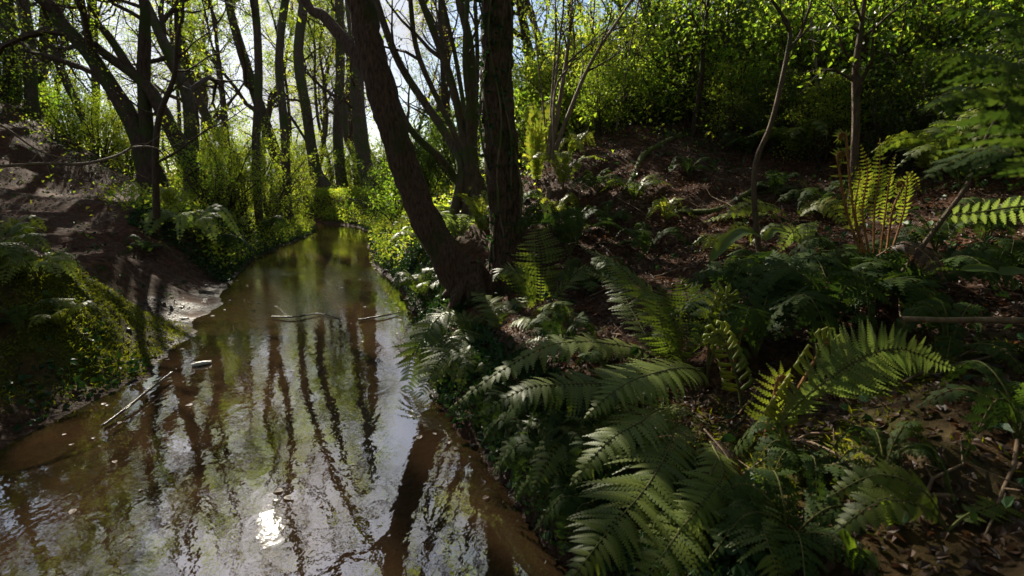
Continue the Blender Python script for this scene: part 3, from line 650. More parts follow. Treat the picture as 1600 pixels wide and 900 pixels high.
thin_tree('young pole with side twigs behind the warm lit young tree', [(1325, 150), (1328, 60), (1335, -10)], 8.8, .04, 87, keep=1)

PLACES = [(60, 'on the far left slope'), (230, 'behind the bare earth path'), (330, 'behind the big forked tree'), (470, 'beyond the left bank shrubs'), (630, 'beyond the stream end'), (800, 'behind the two big trunks'),
          (950, 'behind the spray of pale poles'), (1110, 'behind the leaf covered mound'), (1260, 'behind the forked sapling'), (1400, 'behind the warm lit young tree'), (3000, 'on the upper right slope')]
RANK = ['nearest', 'second nearest', 'third nearest', 'fourth nearest', 'fifth nearest', 'sixth nearest', 'seventh nearest', 'eighth nearest', 'ninth nearest', 'tenth nearest', 'farthest but one', 'farthest']
def place_labels(lst, kinds_):
    out = []
    for n_, (px, Y, k, s) in enumerate(lst):
        pl = [p for lim, p in PLACES if px < lim][0]
        same = sorted((Y2, m_) for m_, (q, Y2, k2, s2) in enumerate(lst) if k2 == k and [p for lim, p in PLACES if q < lim][0] == pl)
        out.append(kinds_[k] + ' ' + pl + (', ' + RANK[min(same.index((Y, n_)), 11)] + ' there' if len(same) > 1 else ''))
    return out
for k, (lb, x0, x1, x2, Y, r_) in enumerate([('thin pole left of the warm lit young tree, leaning a little', 1285, 1278, 1262, 7.2, .018), ('thin pale pole right of the warm lit young tree', 1392, 1400, 1418, 7.0, .017), ('very thin dark pole on the upper right slope before the pole with pale bark', 1432, 1430, 1440, 7.8, .014),
        ('thin pole with upright stance near the blurred fern tips', 1505, 1512, 1508, 7.4, .02), ('thin slanting pole at the upper right edge behind blurred fern', 1548, 1562, 1590, 6.8, .016), ('thin dark pole between forked sapling and leaf covered mound', 1140, 1132, 1140, 8.6, .02),
        ('thin slanting pole left of the half hidden dark trunk', 960, 975, 1000, 9.0, .02), ('thin pale pole just beyond the spray of poles', 915, 921, 930, 8.8, .018), ('thin pole behind the bend of the forked sapling', 1222, 1216, 1226, 8.0, .02)]):
    thin_tree(lb, [(x0, 250), (x1, 130), (x2, -10)], Y, r_, 600+k, barkm='bark_sap' if k % 2 else 'bark_pale', keep=.7, leafm='leaf_spring' if k % 3 else 'leaf_green', prm=[(8, .25, .8, .7, .2, .05, 3, 4), (5, .2, .4, .8, .25, 0, 3, 3)])
# ------- background wood: a few grown kinds, then copies
rng0 = np.random.RandomState(99)
protos = []
def proto_tree(seed, leafm, barkm, h, r, prm, keep, size, lean, label):
    rg = np.random.RandomState(seed); pts = [Vector((0, 0, -.3))]; cur = Vector((0, 0, -.3)); d = Vector((lean, 0, 1)).normalized()
    n = 7
    for k in range(n):
        d = (d + Vector(rg.normal(size=3))*.21 + Vector((0, 0, .14))).normalized(); cur = cur + d*(h/n); pts.append(cur)
    return make_tree('background_tree', label, (0, 0, 0), pts, [r*(1-.85*k/n) for k in range(n+1)], prm, seed, M[barkm], M[leafm], keep, size=size, sides=8, group='trees of the wood behind')
kinds = ['pale green leafy tree', 'dark crooked nearly bare tree', 'slim leafy tree', 'bronze tinted young oak', 'densely leafed tree']
FAR = [(14, .22, 3.2, .95, .22, .05, 4, 5), (7, .2, 1.6, .9, .30, .03, 3, 4), (5, .2, .8, .8, .32, .02, 3, 2)]
protos.append(proto_tree(201, 'leaf_spring', 'bark_far', 11, .19, FAR, 1.1, .09, .15, kinds[0]))
protos.append(proto_tree(202, 'leaf_oak', 'bark_far', 12, .24, [(11, .25, 3.6, .95, .28, .04, 4, 6), (7, .2, 1.8, .9, .34, .02, 3, 5), (7, .2, .9, .8, .34, .0, 3, 3)], .9, .065, -.1, kinds[1]))
protos.append(proto_tree(203, 'leaf_spring', 'bark_far', 12, .095, SLIM, 4.0, .075, .05, kinds[2]))
protos.append(proto_tree(204, 'leaf_oak', 'bark_far', 11, .21, FAR, .9, .08, .2, kinds[3]))
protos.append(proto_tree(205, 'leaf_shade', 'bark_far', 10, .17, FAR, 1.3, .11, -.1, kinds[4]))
def clear_of_view(x, y):
    return True
spots = []
def spot(px, Y, kind, s=1.0): spots.append((px, Y, kind, s))
# px is the photograph's column at horizon height
for px, Y, k, s in [(20, 24, 4, 1), (95, 27, 0, 1), (175, 30, 2, 1), (120, 20, 1, .9), (215, 36, 3, 1), (350, 30, 2, .9), (300, 40, 0, 1.1), 
                    (462, 28, 1, 1.0), (500, 36, 2, 1.1), (650, 24, 1, 1), (700, 17, 2, .9), (730, 26, 3, 1), (760, 36, 4, 1.2),
                    (835, 16, 3, .9), (850, 26, 0, 1.1), (905, 19, 2, 1), (940, 30, 4, 1.1), (960, 15, 0, .8), (1000, 22, 3, 1), (1050, 17, 2, .95), (1070, 30, 0, 1.2), (1120, 21, 4, 1), (1160, 14, 2, .8), (1200, 24, 0, 1),
                    (1240, 16, 4, .9), (1290, 21, 3, 1), (1330, 13, 2, .8), (1380, 18, 0, 1), (1420, 12, 4, .8), (1470, 16, 0, .9), (1540, 13, 4, .8), (1590, 18, 0, 1), (1650, 12, 4, .9), (1560, 24, 4, 1.2), (1460, 28, 0, 1.2), (1330, 32, 4, 1.3),
                    (-40, 19, 4, 1), (-100, 16, 4, 1), (-60, 12, 2, .9), (1700, 9, 4, .9), (560, 44, 1, 1.2), (285, 33, 2, 1.2), (365, 26, 2, 1.0), (455, 36, 2, 1.0), (300, 46, 3, 1.2), (490, 48, 0, 1.2), (570, 40, 3, 1.1), (385, 36, 3, 1.2), (500, 42, 2, 1.3), (520, 36, 2, 1.2), (345, 44, 3, 1.3), (410, 48, 0, 1.3), (640, 46, 4, 1.2), (120, 44, 0, 1.2)]:
    spot(px, Y, k, s)
done = [False]*5
BL = place_labels(spots, kinds)
for (px, Y, k, s), lb in zip(spots, BL):
    a, _b = ray(px, 300); x = a*Y; z = h1(x, Y)
    if float(edge_out(np.array([x]), np.array([Y]))[0][0]) < .6: x += 1.6
    if not done[k]:
        r = protos[k]; r.location = (x, Y, z); r.rotation_euler.z = rng0.rand()*6.28; r.scale = (s,)*3; r['label'] = lb; done[k] = True
    else:
        dup(protos[k], (x, Y, z), rng0.rand()*6.28, s*(.9+.25*rng0.rand())*(1.35 if 180 < px < 640 and Y > 20 else 1), label=lb)
# unseen wood round about, with dense and high crowned trees added to cut skylight
protos.append(proto_tree(206, 'leaf_green', 'bark_far', 10, .17, FAR, 3.6, .13, -.1, 'densely leafed tree')); protos[5].location = (8.5, -4, h1(8.5, -4)); protos[5]['label'] = 'very dense leafy tree standing on the bank behind the viewpoint'
HIGH = [(16, .45, 3.6, 1.1, .22, .04, 4, 5), (8, .2, 1.9, .9, .30, .03, 3, 4), (5, .2, .9, .8, .32, .02, 3, 2)]
protos.append(proto_tree(207, 'leaf_green', 'bark_far', 12, .2, HIGH, 4.2, .12, .12, 'high crowned tree')); protos[6].location = (4.9, 2.4, h1(4.9, 2.4)); protos[6]['label'] = 'high crowned leafy tree overhanging the near right bank from outside the view'
for (x, y, s, lb) in [(-4.6, 1.6, 1, 'over the near left bank'), (1.6, -1.8, 1.1, 'close behind the viewpoint'), (8.0, 5.2, .95, 'beside the upper right slope'), (-2.5, -3, 1.1, 'behind the viewpoint across the water'), (4.6, .2, 1, 'low on the right bank')]:
    dup(protos[6], (x, y, h1(x, y)), rng0.rand()*6.28, s, label='high crowned leafy tree standing outside the view, '+lb)
for (x, y, k, s) in [(5, -6, 5, 1.2), (-4, -7, 5, 1.2), (1, -5, 5, 1.1), (6, -1.5, 5, 1), (8.5, 2.5, 5, 1.1), (-8, 0, 5, 1), (10.5, 7, 5, .9), (3.5, -3.5, 4, 1), (-2.5, -4, 0, 1.1), (7.5, -1, 4, 1), (8.5, 4, 4, .9), (-8, -2, 4, 1), (-9.5, 4.5, 4, 1), (0.5, -9, 4, 1.2), (10, 7, 0, 1), (-12, -6, 4, 1.2), (6, -9, 0, 1.2), (13, 2, 4, 1.2), (-6, -10, 4, 1.2), (-14, 1, 4, 1.2), (12, -6, 4, 1.2), (7.0, .6, 4, .9), (9, 11, 4, 1), (-13, 8, 4, 1.1)]:
    dup(protos[k], (x, y, h1(x, y)), rng0.rand()*6.28, s, label=('dense' if k == 4 else 'pale')+' leafy tree standing round the fern bank outside the view')
# far wood that reads as one mass
g = Geo(); gl_ = Geo(); rg = np.random.RandomState(3)
for k in range(170):
    a = -1.25 + 2.5*rg.rand(); Y = 52+30*rg.rand(); x = a*Y; z = h1(x, Y); hh = 5+3*rg.rand()+4*sstep(-.35, .1, a)
    tube(g, [Vector((x, Y, z-.3)), Vector((x+rg.normal()*.5, Y, z+hh*.5)), Vector((x+rg.normal(), Y, z+hh))], [.2, .15, .05], 4)
    n_l = 420
    P = rg.normal(size=(n_l, 3))*np.array([1.9, 1.9, 2.6]) + np.array([x, Y, z+hh*.62])
    P[:, 2] = np.maximum(P[:, 2], z+.2)
    leaves(g, P, .26, rg, flat=.2, mi=1)
    P = rg.normal(size=(160, 3))*np.array([2.2, 1.6, 1.0]) + np.array([x+1, Y-2, z+.6])
    leaves(g, P, .24, rg, flat=.3, mi=1)
single('distant_wood', g, [M['bark_far'], M['leaf_green']], 'far mass of spring woodland closing the view beyond the stream', None, kind='stuff')

# ------- understorey shrubs
def proto_shrub(seed, leafm, h, label, keep=1.6, size=.06, n=9, group='shrubs of the understorey', barkm='twig', splay=.45):
    rg = np.random.RandomState(seed); root = thing('shrub', label, 'shrub', (0, 0, 0), group)
    gs = [Geo(), Geo(), Geo()]; anchors = []
    for k in range(n):
        a = rg.rand()*6.28; d = Vector((math.cos(a)*splay*rg.rand()*1.6, math.sin(a)*splay*rg.rand()*1.6, 1)).normalized()
        pts = [Vector((rg.normal()*.06, rg.normal()*.06, -.1))]; cur = pts[0]
        for s in range(5):
            d = (d + Vector(rg.normal(size=3))*.13).normalized(); cur = cur + d*h*(.7+.5*rg.rand())/5; pts.append(cur)
        rr = [.018*h/2*(1-.8*s/5)+.003 for s in range(6)]
        tube(gs[0], pts, rr, 5, cap=False); grow(gs, pts, rr, 0, BUSH, rg, anchors)
    finish_tree(root, gs, anchors, M[barkm], M[leafm], rg, keep, size, .06, names=('stems', 'twigs', 'foliage'))
    return root
sh_k = ['bright spring green shrub', 'loose yellow green hawthorn', 'dark green bushy shrub', 'broad leaved bright shrub']
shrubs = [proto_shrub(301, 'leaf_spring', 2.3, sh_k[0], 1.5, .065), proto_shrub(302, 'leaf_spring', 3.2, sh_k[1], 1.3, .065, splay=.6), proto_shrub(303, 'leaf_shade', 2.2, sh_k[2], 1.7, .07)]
shrubs.append(proto_shrub(304, 'leaf_bright', 1.8, sh_k[3], .9, .075, splay=.7, n=7))
sdone = [False]*4
rg = np.random.RandomState(17)
sp_list = [(130, 18, 0, .9), (170, 16, 0, .9), (200, 20, 1, 1), (205, 16.5, 0, .8), (300, 18, 0, 1), (340, 15.5, 0, 1), (350, 13.5, 1, .9), (380, 20, 1, 1.1), (375, 14, 0, .8), (415, 18, 1, 1), (425, 14, 0, .7), (440, 22, 0, 1.2), (455, 18, 0, .6),
           (470, 32, 0, 1.3), (500, 33, 1, 1.3), (530, 34, 0, 1.2), (560, 30, 0, 1.2), (590, 20, 2, .9), (610, 24, 0, 1), (630, 17, 2, .9), (650, 20, 0, 1), (670, 14, 2, .8), (600, 34, 0, 1.4), (690, 20, 0, 1.1),
           (720, 14, 2, .9), (810, 12, 0, .8), (835, 10.5, 0, .8), (850, 14, 1, 1), (885, 11, 0, .8), (905, 13, 1, 1), (925, 10, 0, .8), (950, 12, 2, .9), (975, 10, 1, .8), (1000, 13, 0, 1), (1020, 10.4, 0, .7), (1045, 11.5, 2, .5), (1080, 10, 2, .9), (1110, 12, 1, 1),
           (1130, 9.4, 2, .8), (1165, 11, 2, .9), (1190, 9, 0, .7), (1210, 13, 2, 1), (1240, 9.5, 1, .9), (1270, 11.5, 2, 1), (1290, 8.6, 2, .7), (1320, 10.5, 1, 1), (1360, 9, 2, .9), (1380, 12, 2, 1.1), (1410, 8, 2, .7), (1440, 10, 2, .5), (1480, 8.5, 2, .9), (1510, 11, 2, 1.1),
           (1550, 8, 2, .9), (1600, 9, 2, 1), (1570, 6.6, 2, .7), (-20, 15, 2, 1), (30, 16, 2, 1), (70, 19, 2, 1), (960, 9.6, 3, .5), (1010, 9.4, 3, .5), (905, 9.8, 3, .6), (1120, 8.7, 3, .8), (1180, 8.3, 3, .9), (1240, 8.2, 3, 1), (1300, 7.8, 3, .9), (1390, 7.6, 3, .9), (1080, 9.3, 3, 1),
           (1450, 7.2, 3, 1), (935, 8.4, 0, .45), (1135, 8.0, 0, .5), (1215, 7.4, 2, .5), (1275, 6.8, 0, .45), (1375, 6.4, 2, .5), (1440, 6.2, 0, .5), (1520, 5.8, 2, .6), (1590, 5.2, 2, .6), (1310, 9.5, 2, 1), (1160, 9.6, 2, 1), (1030, 11.2, 2, 1.1), (870, 12.5, 2, 1), (1230, 12, 0, 1.2), (1490, 10, 2, 1.2), (1500, 7.8, 3, 1), (840, 9.6, 3, .7), (320, 12.5, 3, .7), (405, 12.8, 3, .7), (620, 13.5, 3, .8), (600, 17, 3, .9), (120, 17, 3, .9)]
SL = place_labels(sp_list, sh_k)
for (px, Y, k, s), lb in zip(sp_list, SL):
    a, _b = ray(px, 300); x = a*Y
    if float(edge_out(np.array([x]), np.array([Y]))[0][0]) < .5: continue
    z = h1(x, Y)
    if not sdone[k]:
        r = shrubs[k]; r.location = (x, Y, z); r.rotation_euler.z = rg.rand()*6.28; r.scale = (s,)*3; r['label'] = lb; sdone[k] = True
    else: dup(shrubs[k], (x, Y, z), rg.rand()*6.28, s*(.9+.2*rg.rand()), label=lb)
for (x, y, k, s) in [(3.2, .6, 2, 1.1), (5.6, 1.6, 2, 1.2), (2.6, -1.2, 2, 1.1), (7.6, 4.6, 2, 1.1), (4.0, -.4, 2, 1.3), (-5.4, 1.6, 2, 1.1), (-6.2, 3.2, 2, 1.0), (-4.8, -.6, 2, 1.1)]:  # unseen shrubs added to keep skylight off the near banks
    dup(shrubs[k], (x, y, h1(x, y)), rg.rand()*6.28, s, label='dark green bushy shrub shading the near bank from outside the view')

# ================================================================== ferns
def pinna_geo(g, P0, D, S, Nn, L, wid, n=10, mi=0, droop=.25):
    """one leaflet with toothed lobes: P0 foot, D its direction, S towards the frond tip, Nn face normal"""
    t = np.linspace(0, 1, n+1)
    mid = P0[None] + D[None]*(L*t)[:, None] + S[None]*(.10*L*t**2)[:, None] - Nn[None]*(droop*L*t**2)[:, None]
    w_ = wid*np.clip(1.15*(1-t**1.6), .05, 1)*np.clip(.55+t*4, 0, 1)
    V = [mid]; F = []
    a = np.arange(n)
    for s in (1, -1):
        tip = mid[:-1] + (mid[1:]-mid[:-1])*.55 + s*S[None]*w_[:-1, None] + D[None]*(w_[:-1, None]*.35) - Nn[None]*(.12*w_[:-1, None])
        tip2 = tip + (mid[1:]-mid[:-1])*.42 - s*S[None]*w_[:-1, None]*.18
        b0 = (n+1) if s == 1 else (n+1)+2*n
        V += [tip, tip2]
        q = np.stack([a, a+b0, a+b0+n, a+1], -1) if s == -1 else np.stack([a+1, a+b0+n, a+b0, a], -1)
        F.append(q)
    g.add(np.concatenate(V), np.concatenate(F), mi)
def frond_path(p0, p1, p2, n):
    return [(p0*(1-t)**2 + p1*2*t*(1-t) + p2*t*t) for t in [k/(n-1) for k in range(n)]]
def frond(parent, pts, width, blade, stalk, pairs=24, n=10, start=.16, up=None, seed=0, droop=.25, vang=.35, taper=.42, basew=.5, twist=1.0, sub=False, stalk_r=.0045, label=None, lobes=1.0):
    """an arching frond: rachis plus toothed leaflets in pairs"""
    rg = np.random.RandomState(seed)
    P = smooth_path(pts, 8); A = np.array([tuple(p) for p in P]); 
    seg = np.linalg.norm(np.diff(A, axis=0), axis=1); cum = np.concatenate([[0], np.cumsum(seg)])/seg.sum(); LEN = seg.sum()
    tw0, tw1, ph_ = rg.normal()*.18*twist, rg.normal()*.35*twist, rg.rand()*6; brk = .3+.6*rg.rand() if rg.rand() < .3 else 2
    gr = Geo(); tube(gr, P, [stalk_r*(1-.8*k/(len(P)-1)) for k in range(len(P))], 5, mi=0)
    ts = np.linspace(start, .985, pairs)
    upv = np.array(up if up is not None else (0, -.25, 1.0)); upv = upv/np.linalg.norm(upv)
    for k, t in enumerate(ts):
        p = np.array([np.interp(t, cum, A[:, i]) for i in range(3)])
        q = np.array([np.interp(min(t+.03, 1), cum, A[:, i]) for i in range(3)]); q0 = np.array([np.interp(max(t-.03, 0), cum, A[:, i]) for i in range(3)])
        T = (q-q0)/max(np.linalg.norm(q-q0), 1e-9)
        tw = tw0+tw1*math.sin(t*3+ph_); uq = upv*math.cos(tw)+np.cross(T, upv)*math.sin(tw)
        S = np.cross(T, uq); nl = np.linalg.norm(S)
        S = S/nl if nl > 1e-3 else np.array([1.0, 0, 0])
        Nn = np.cross(S, T)
        u = (t-start)/(1-start)
        prof = (min(1, basew+u/taper*(1-basew)))*(1-max(0, (u-taper)/(1-taper))**1.5)
        Lw = width*max(prof, .03)
        wd = LEN*(1-start)/pairs*.82*(.35+.65*max(prof, .15))*lobes
        for s in (1, -1):
            Lp_ = Lw*(.84+.26*rg.rand())*(.45 if abs(t-brk) < .04 else 1)
            if rg.rand() < .025: continue
            D = S*s*math.cos(vang) + T*math.sin(vang) + Nn*rg.normal()*.13 + T*rg.normal()*.07; D /= np.linalg.norm(D)
            Sx = T - D*T.dot(D); Sx /= np.linalg.norm(Sx); Nx = np.cross(D, Sx)*s
            if Nx.dot(Nn) < 0: Nx = -Nx
            if sub:
                gp = Geo(); pinna_geo(gp, p, D, Sx, Nx, Lp_, wd, n, 0, droop)
                sub.append((gp, k, s))
            else: pinna_geo(gr, p, D, Sx, Nx, Lp_, wd, n, 1, droop*(.6+.9*rg.rand()))
    o = obj('frond', gr, [stalk, blade], parent)
    if sub:
        for gp, k, s in sub[1:]: obj('leaflet', gp, blade, o, off=tuple(parent['base']))
    if label: o['label'] = label
    return o
def hero(parent, pix, width, blade='fern', stalk='stalk', **kw):
    """pix: [(px, py, Y), ...] foot to tip"""
    kw.setdefault('twist', .3)
    if blade in ('fern', 'fern_pale'): kw['pairs'] = int(kw.get('pairs', 24)*1.4); kw['lobes'] = kw.get('lobes', 1.0)*1.12
    return frond(parent, [at(*p) for p in pix], width, M[blade], M[stalk], **kw)
def crozier(parent, pts, curl=.035, blade='fern_new', stalk='stalk_new', pairs=14, lobe=.03, seed=0, r=.0075, side=1, openness=0.0, vdir=None):
    """unrolling young frond: scaly stalk, rolled tip, leaflets still balled along it"""
    rg = np.random.RandomState(seed)
    P = smooth_path(pts, 6); T = (P[-1]-P[-2]).normalized()
    right = Vector((side, 0, 0)); right = (right - T*right.dot(T)).normalized()
    end = P[-1].copy(); c = end + right*curl
    spir = []
    for k in range(1, 22):
        a = k*2*PI*1.4/21; rr = curl*(1-.75*k/21)
        spir.append(c + (-right*math.cos(a) + T*math.sin(a))*rr)
    allp = P + spir
    n = len(allp); g = Geo()
    rad = [r*(1-.45*k/n) for k in range(n)]
    tube(g, allp, rad, 6, 0)
    o = obj('crozier', g, [M[stalk]], parent)
    gb = Geo()
    A = np.array([tuple(p) for p in allp]); m0 = int(len(P)*.35)
    pairs = int(pairs*1.6); idx = np.linspace(m0, n-2, pairs*2).astype(int)
    for j, i in enumerate(idx):
        p = A[i]; Tt = A[min(i+1, n-1)]-A[i-1]; Tt /= np.linalg.norm(Tt)
        S = np.cross(Tt, np.array([0, -1.0, .2])); S /= max(np.linalg.norm(S), 1e-6)
        f = (i-m0)/(n-m0); l = lobe*(1-.75*f)
        s = 1 if j % 2 else -1
        Nn = np.cross(S, Tt)
        if openness > 0:
            D = S*s*.95+Tt*.2; D /= np.linalg.norm(D)
            Sx = Tt - D*Tt.dot(D); Sx /= np.linalg.norm(Sx)
            pinna_geo(gb, p, D, Sx, np.cross(D, Sx)*s, l*(1+openness), l*.22, 7, 0, .55)
        else:
            # balled leaflet: short fat curled lobe
            q = [Vector(p), Vector(p+S*s*l*.5+Tt*l*.2), Vector(p+S*s*l*.95+Tt*l*.45), Vector(p+S*s*l*.85+Tt*l*.85-Nn*l*.2), Vector(p+S*s*l*.5+Tt*l*.8-Nn*l*.1)]
            tube(gb, q, [l*.05, l*.15, l*.20, l*.13, l*.03], 6, 0)
    obj('leaflets', gb, M[blade], o, off=tuple(parent['base']), smooth=True)
    return o

def arch(base, ang, reach, rise, tipz, n=3):
    """foot, top and tip of an arching frond leaving the crown at angle ang"""
    d = Vector((math.cos(ang), math.sin(ang), 0))
    return [base, base + d*reach*.22 + Vector((0, 0, rise*.75)), base + d*reach*.6 + Vector((0, 0, rise)), base + d*reach + Vector((0, 0, tipz))]
def fern_plant(label, base, specs, blade='fern', stalk='stalk', seed=0, pairs=20, n=7, name='fern', group=None):
    root = thing(name, label, 'fern', tuple(base), group)
    for k, (ang, reach, rise, tipz, wd) in enumerate(specs):
        frond(root, arch(Vector(base), ang, reach, rise, tipz), wd, M[blade], M[stalk], pairs=pairs, n=n, seed=seed*17+k)
    return root

# --- the big fern by the leaning trunk, spilling over the water
b = at(762, 540, 4.2)
f1 = thing('fern', 'large arching fern spilling over the water below the leaning trunk', 'fern', tuple(b))
hero(f1, [(765, 540, 4.2), (700, 490, 4.1), (655, 540, 3.9), (632, 625, 3.7)], .26, pairs=26, n=9, seed=1)
hero(f1, [(765, 540, 4.15), (740, 520, 4.0), (690, 560, 3.7), (655, 620, 3.45)], .25, pairs=26, n=9, seed=2)
hero(f1, [(770, 545, 4.1), (745, 560, 3.9), (712, 600, 3.6), (690, 655, 3.35)], .22, pairs=24, n=9, seed=3)
hero(f1, [(770, 540, 4.2), (740, 500, 4.5), (690, 495, 4.6), (650, 520, 4.6)], .22, pairs=24, seed=4)
hero(f1, [(770, 545, 4.2), (775, 500, 4.3), (765, 470, 4.5), (735, 455, 4.7)], .17, pairs=22, seed=5)
hero(f1, [(772, 545, 4.2), (800, 505, 4.2), (835, 500, 4.0), (870, 545, 3.9)], .16, 'fern_pale', pairs=22, seed=6)
hero(f1, [(770, 545, 4.2), (790, 490, 4.4), (830, 465, 4.6), (862, 480, 4.6)], .16, pairs=22, seed=7)
hero(f1, [(770, 550, 4.1), (770, 590, 3.7), (755, 640, 3.4), (735, 690, 3.2)], .18, pairs=22, seed=8)
# --- long pale frond rolling over the middle
b = at(1000, 590, 3.0)
f2 = thing('fern', 'fern with long fronds reaching sideways over the bank to the water', 'fern', tuple(b))
hero(f2, [(1090, 575, 2.9), (1000, 545, 2.9), (880, 535, 2.85), (790, 575, 2.8), (700, 640, 2.7)], .17, 'fern_pale', pairs=34, n=9, start=.06, seed=11, vang=.25)
hero(f2, [(1100, 575, 2.4), (1040, 580, 2.35), (940, 598, 2.25), (830, 605, 2.15), (745, 650, 2.1)], .20, 'fern', pairs=36, n=11, start=.05, seed=12, vang=.25)
hero(f2, [(1100, 580, 2.4), (1060, 575, 2.2), (1000, 590, 2.05), (955, 615, 1.95), (912, 655, 1.9)], .18, 'fern_pale', pairs=28, n=10, start=.06, seed=13)
hero(f2, [(1000, 600, 2.9), (950, 560, 3.1), (880, 520, 3.3), (830, 530, 3.4), (800, 550, 3.4)], .15, pairs=24, n=8, seed=14)
hero(f2, [(1000, 610, 2.6), (900, 640, 2.5), (820, 680, 2.4), (770, 740, 2.3)], .16, pairs=24, n=8, seed=15)
hero(f2, [(1000, 620, 2.4), (930, 660, 2.2), (870, 700, 2.1), (830, 770, 2.0)], .15, pairs=24, n=8, seed=16)
# --- the two great fronds at the lower edge
b = at(1090, 650, 1.95)
f3 = thing('fern', 'fern with the widest drooping fronds at the lower edge of the bank', 'fern', tuple(b))
hero(f3, [(1060, 650, 2.0), (1045, 700, 1.75), (1010, 760, 1.5), (950, 830, 1.28), (880, 920, 1.12)], .215, pairs=34, n=14, start=.05, seed=21, vang=.42, up=(-.25, -.65, 1))
hero(f3, [(1060, 640, 2.1), (1030, 640, 1.95), (1000, 660, 1.85), (950, 690, 1.75), (890, 760, 1.65)], .14, 'fern_pale', pairs=26, n=9, start=.1, seed=22)
hero(f3, [(1110, 690, 1.8), (1130, 735, 1.6), (1110, 770, 1.45), (1060, 830, 1.3)], .13, 'fern_pale', pairs=24, n=11, start=.05, seed=23, up=(.2, -.6, 1))
hero(f3, [(1100, 660, 1.9), (1060, 640, 2.0), (1020, 650, 2.1), (985, 690, 2.05)], .14, pairs=22, n=8, seed=24)
hero(f3, [(1150, 740, 1.5), (1180, 790, 1.35), (1200, 850, 1.2), (1230, 930, 1.1)], .12, 'fern', pairs=22, n=9, seed=25)
hero(f3, [(1120, 720, 1.6), (1080, 800, 1.4), (1040, 860, 1.25), (990, 930, 1.15)], .13, 'fern', pairs=22, n=9, seed=26)
# --- single big frond on the right with its croziers
b = at(1190, 690, 1.75)
f4 = thing('fern', 'fern with one large flat sunlit frond and pale unrolling tips', 'fern', tuple(b))
hero(f4, [(1195, 690, 1.75), (1225, 655, 1.72), (1290, 595, 1.65), (1390, 545, 1.6), (1495, 578, 1.55)], .145, 'fern_pale', pairs=38, n=14, start=.10, basew=.12, seed=31, vang=.30, up=(-.25, -1.8, .8), taper=.42)
crozier(f4, [at(1200, 690, 1.75), at(1215, 660, 1.75), at(1245, 610, 1.72), at(1288, 538, 1.7)], .018, lobe=.06, seed=32, pairs=15)
crozier(f4, [at(1195, 690, 1.78), at(1200, 660, 1.78), at(1208, 625, 1.76), at(1215, 592, 1.76)], .016, lobe=.055, seed=33, pairs=11, openness=.4)
# --- tall upright group, centre right
b = at(1060, 560, 2.7)
f5 = thing('fern', 'upright fern with stiff comb-like fronds and curled young tips', 'fern', tuple(b))
hero(f5, [(1065, 580, 2.7), (1050, 520, 2.8), (1010, 460, 2.9), (965, 415, 3.0), (905, 383, 3.1)], .13, pairs=28, n=7, seed=41, vang=.5, lobes=.75)
hero(f5, [(1070, 580, 2.7), (1075, 520, 2.7), (1075, 470, 2.75), (1062, 430, 2.8)], .20, pairs=20, n=8, seed=42, up=(0, -1.0, .5), lobes=.7, vang=.15)
hero(f5, [(1060, 580, 2.7), (1040, 530, 2.65), (1030, 480, 2.7), (1035, 440, 2.8)], .14, pairs=20, n=8, seed=43, up=(0, -1.0, .5), lobes=.7, vang=.2)
hero(f5, [(1060, 590, 2.6), (1020, 540, 2.7), (990, 490, 2.9), (960, 440, 3.2), (915, 425, 3.3)], .13, pairs=24, n=7, seed=44, lobes=.75)
hero(f5, [(1075, 590, 2.6), (1060, 545, 2.5), (1040, 520, 2.45), (1020, 530, 2.4)], .12, pairs=18, n=7, seed=45)
crozier(f5, [at(1105, 600, 2.5), at(1108, 540, 2.5), at(1112, 490, 2.5), at(1128, 462, 2.5)], .022, lobe=.075, seed=46, pairs=12, openness=.3, stalk='stalk')
crozier(f5, [at(1160, 660, 2.2), at(1155, 610, 2.2), at(1145, 570, 2.2), at(1127, 525, 2.2)], .018, lobe=.07, seed=47, pairs=13, side=-1, stalk='stalk')
crozier(f5, [at(1110, 570, 2.45), at(1120, 530, 2.45), at(1125, 500, 2.45), at(1133, 468, 2.45)], .02, lobe=.065, seed=48, pairs=10, stalk='stalk')
crozier(f5, [at(1140, 600, 2.4), at(1150, 550, 2.4), at(1160, 515, 2.4)], .014, lobe=.012, seed=49, pairs=6)
# --- dark ferns between trunk and mound
b = at(840, 500, 4.4)
f6 = thing('fern', 'shaded fern with tall ladder-like fronds at the foot of the upright trunk', 'fern', tuple(b))
hero(f6, [(840, 500, 4.4), (845, 450, 4.5), (845, 400, 4.6), (835, 340, 4.8)], .26, pairs=22, n=7, seed=51, up=(0, -1, .3), vang=.15, lobes=.7)
hero(f6, [(845, 500, 4.4), (880, 450, 4.4), (910, 420, 4.4), (940, 430, 4.4)], .2, pairs=20, n=7, seed=52, lobes=.8)
hero(f6, [(845, 505, 4.2), (850, 480, 4.0), (880, 472, 3.8), (898, 500, 3.7)], .12, 'fern_pale', pairs=20, n=7, seed=53)
hero(f6, [(845, 500, 4.4), (820, 440, 4.4), (790, 420, 4.4), (770, 440, 4.3)], .18, pairs=20, n=7, seed=54)
crozier(f6, [at(842, 510, 4.0), at(835, 500, 4.0), at(832, 492, 4.0)], .03, lobe=.015, seed=55, pairs=6)
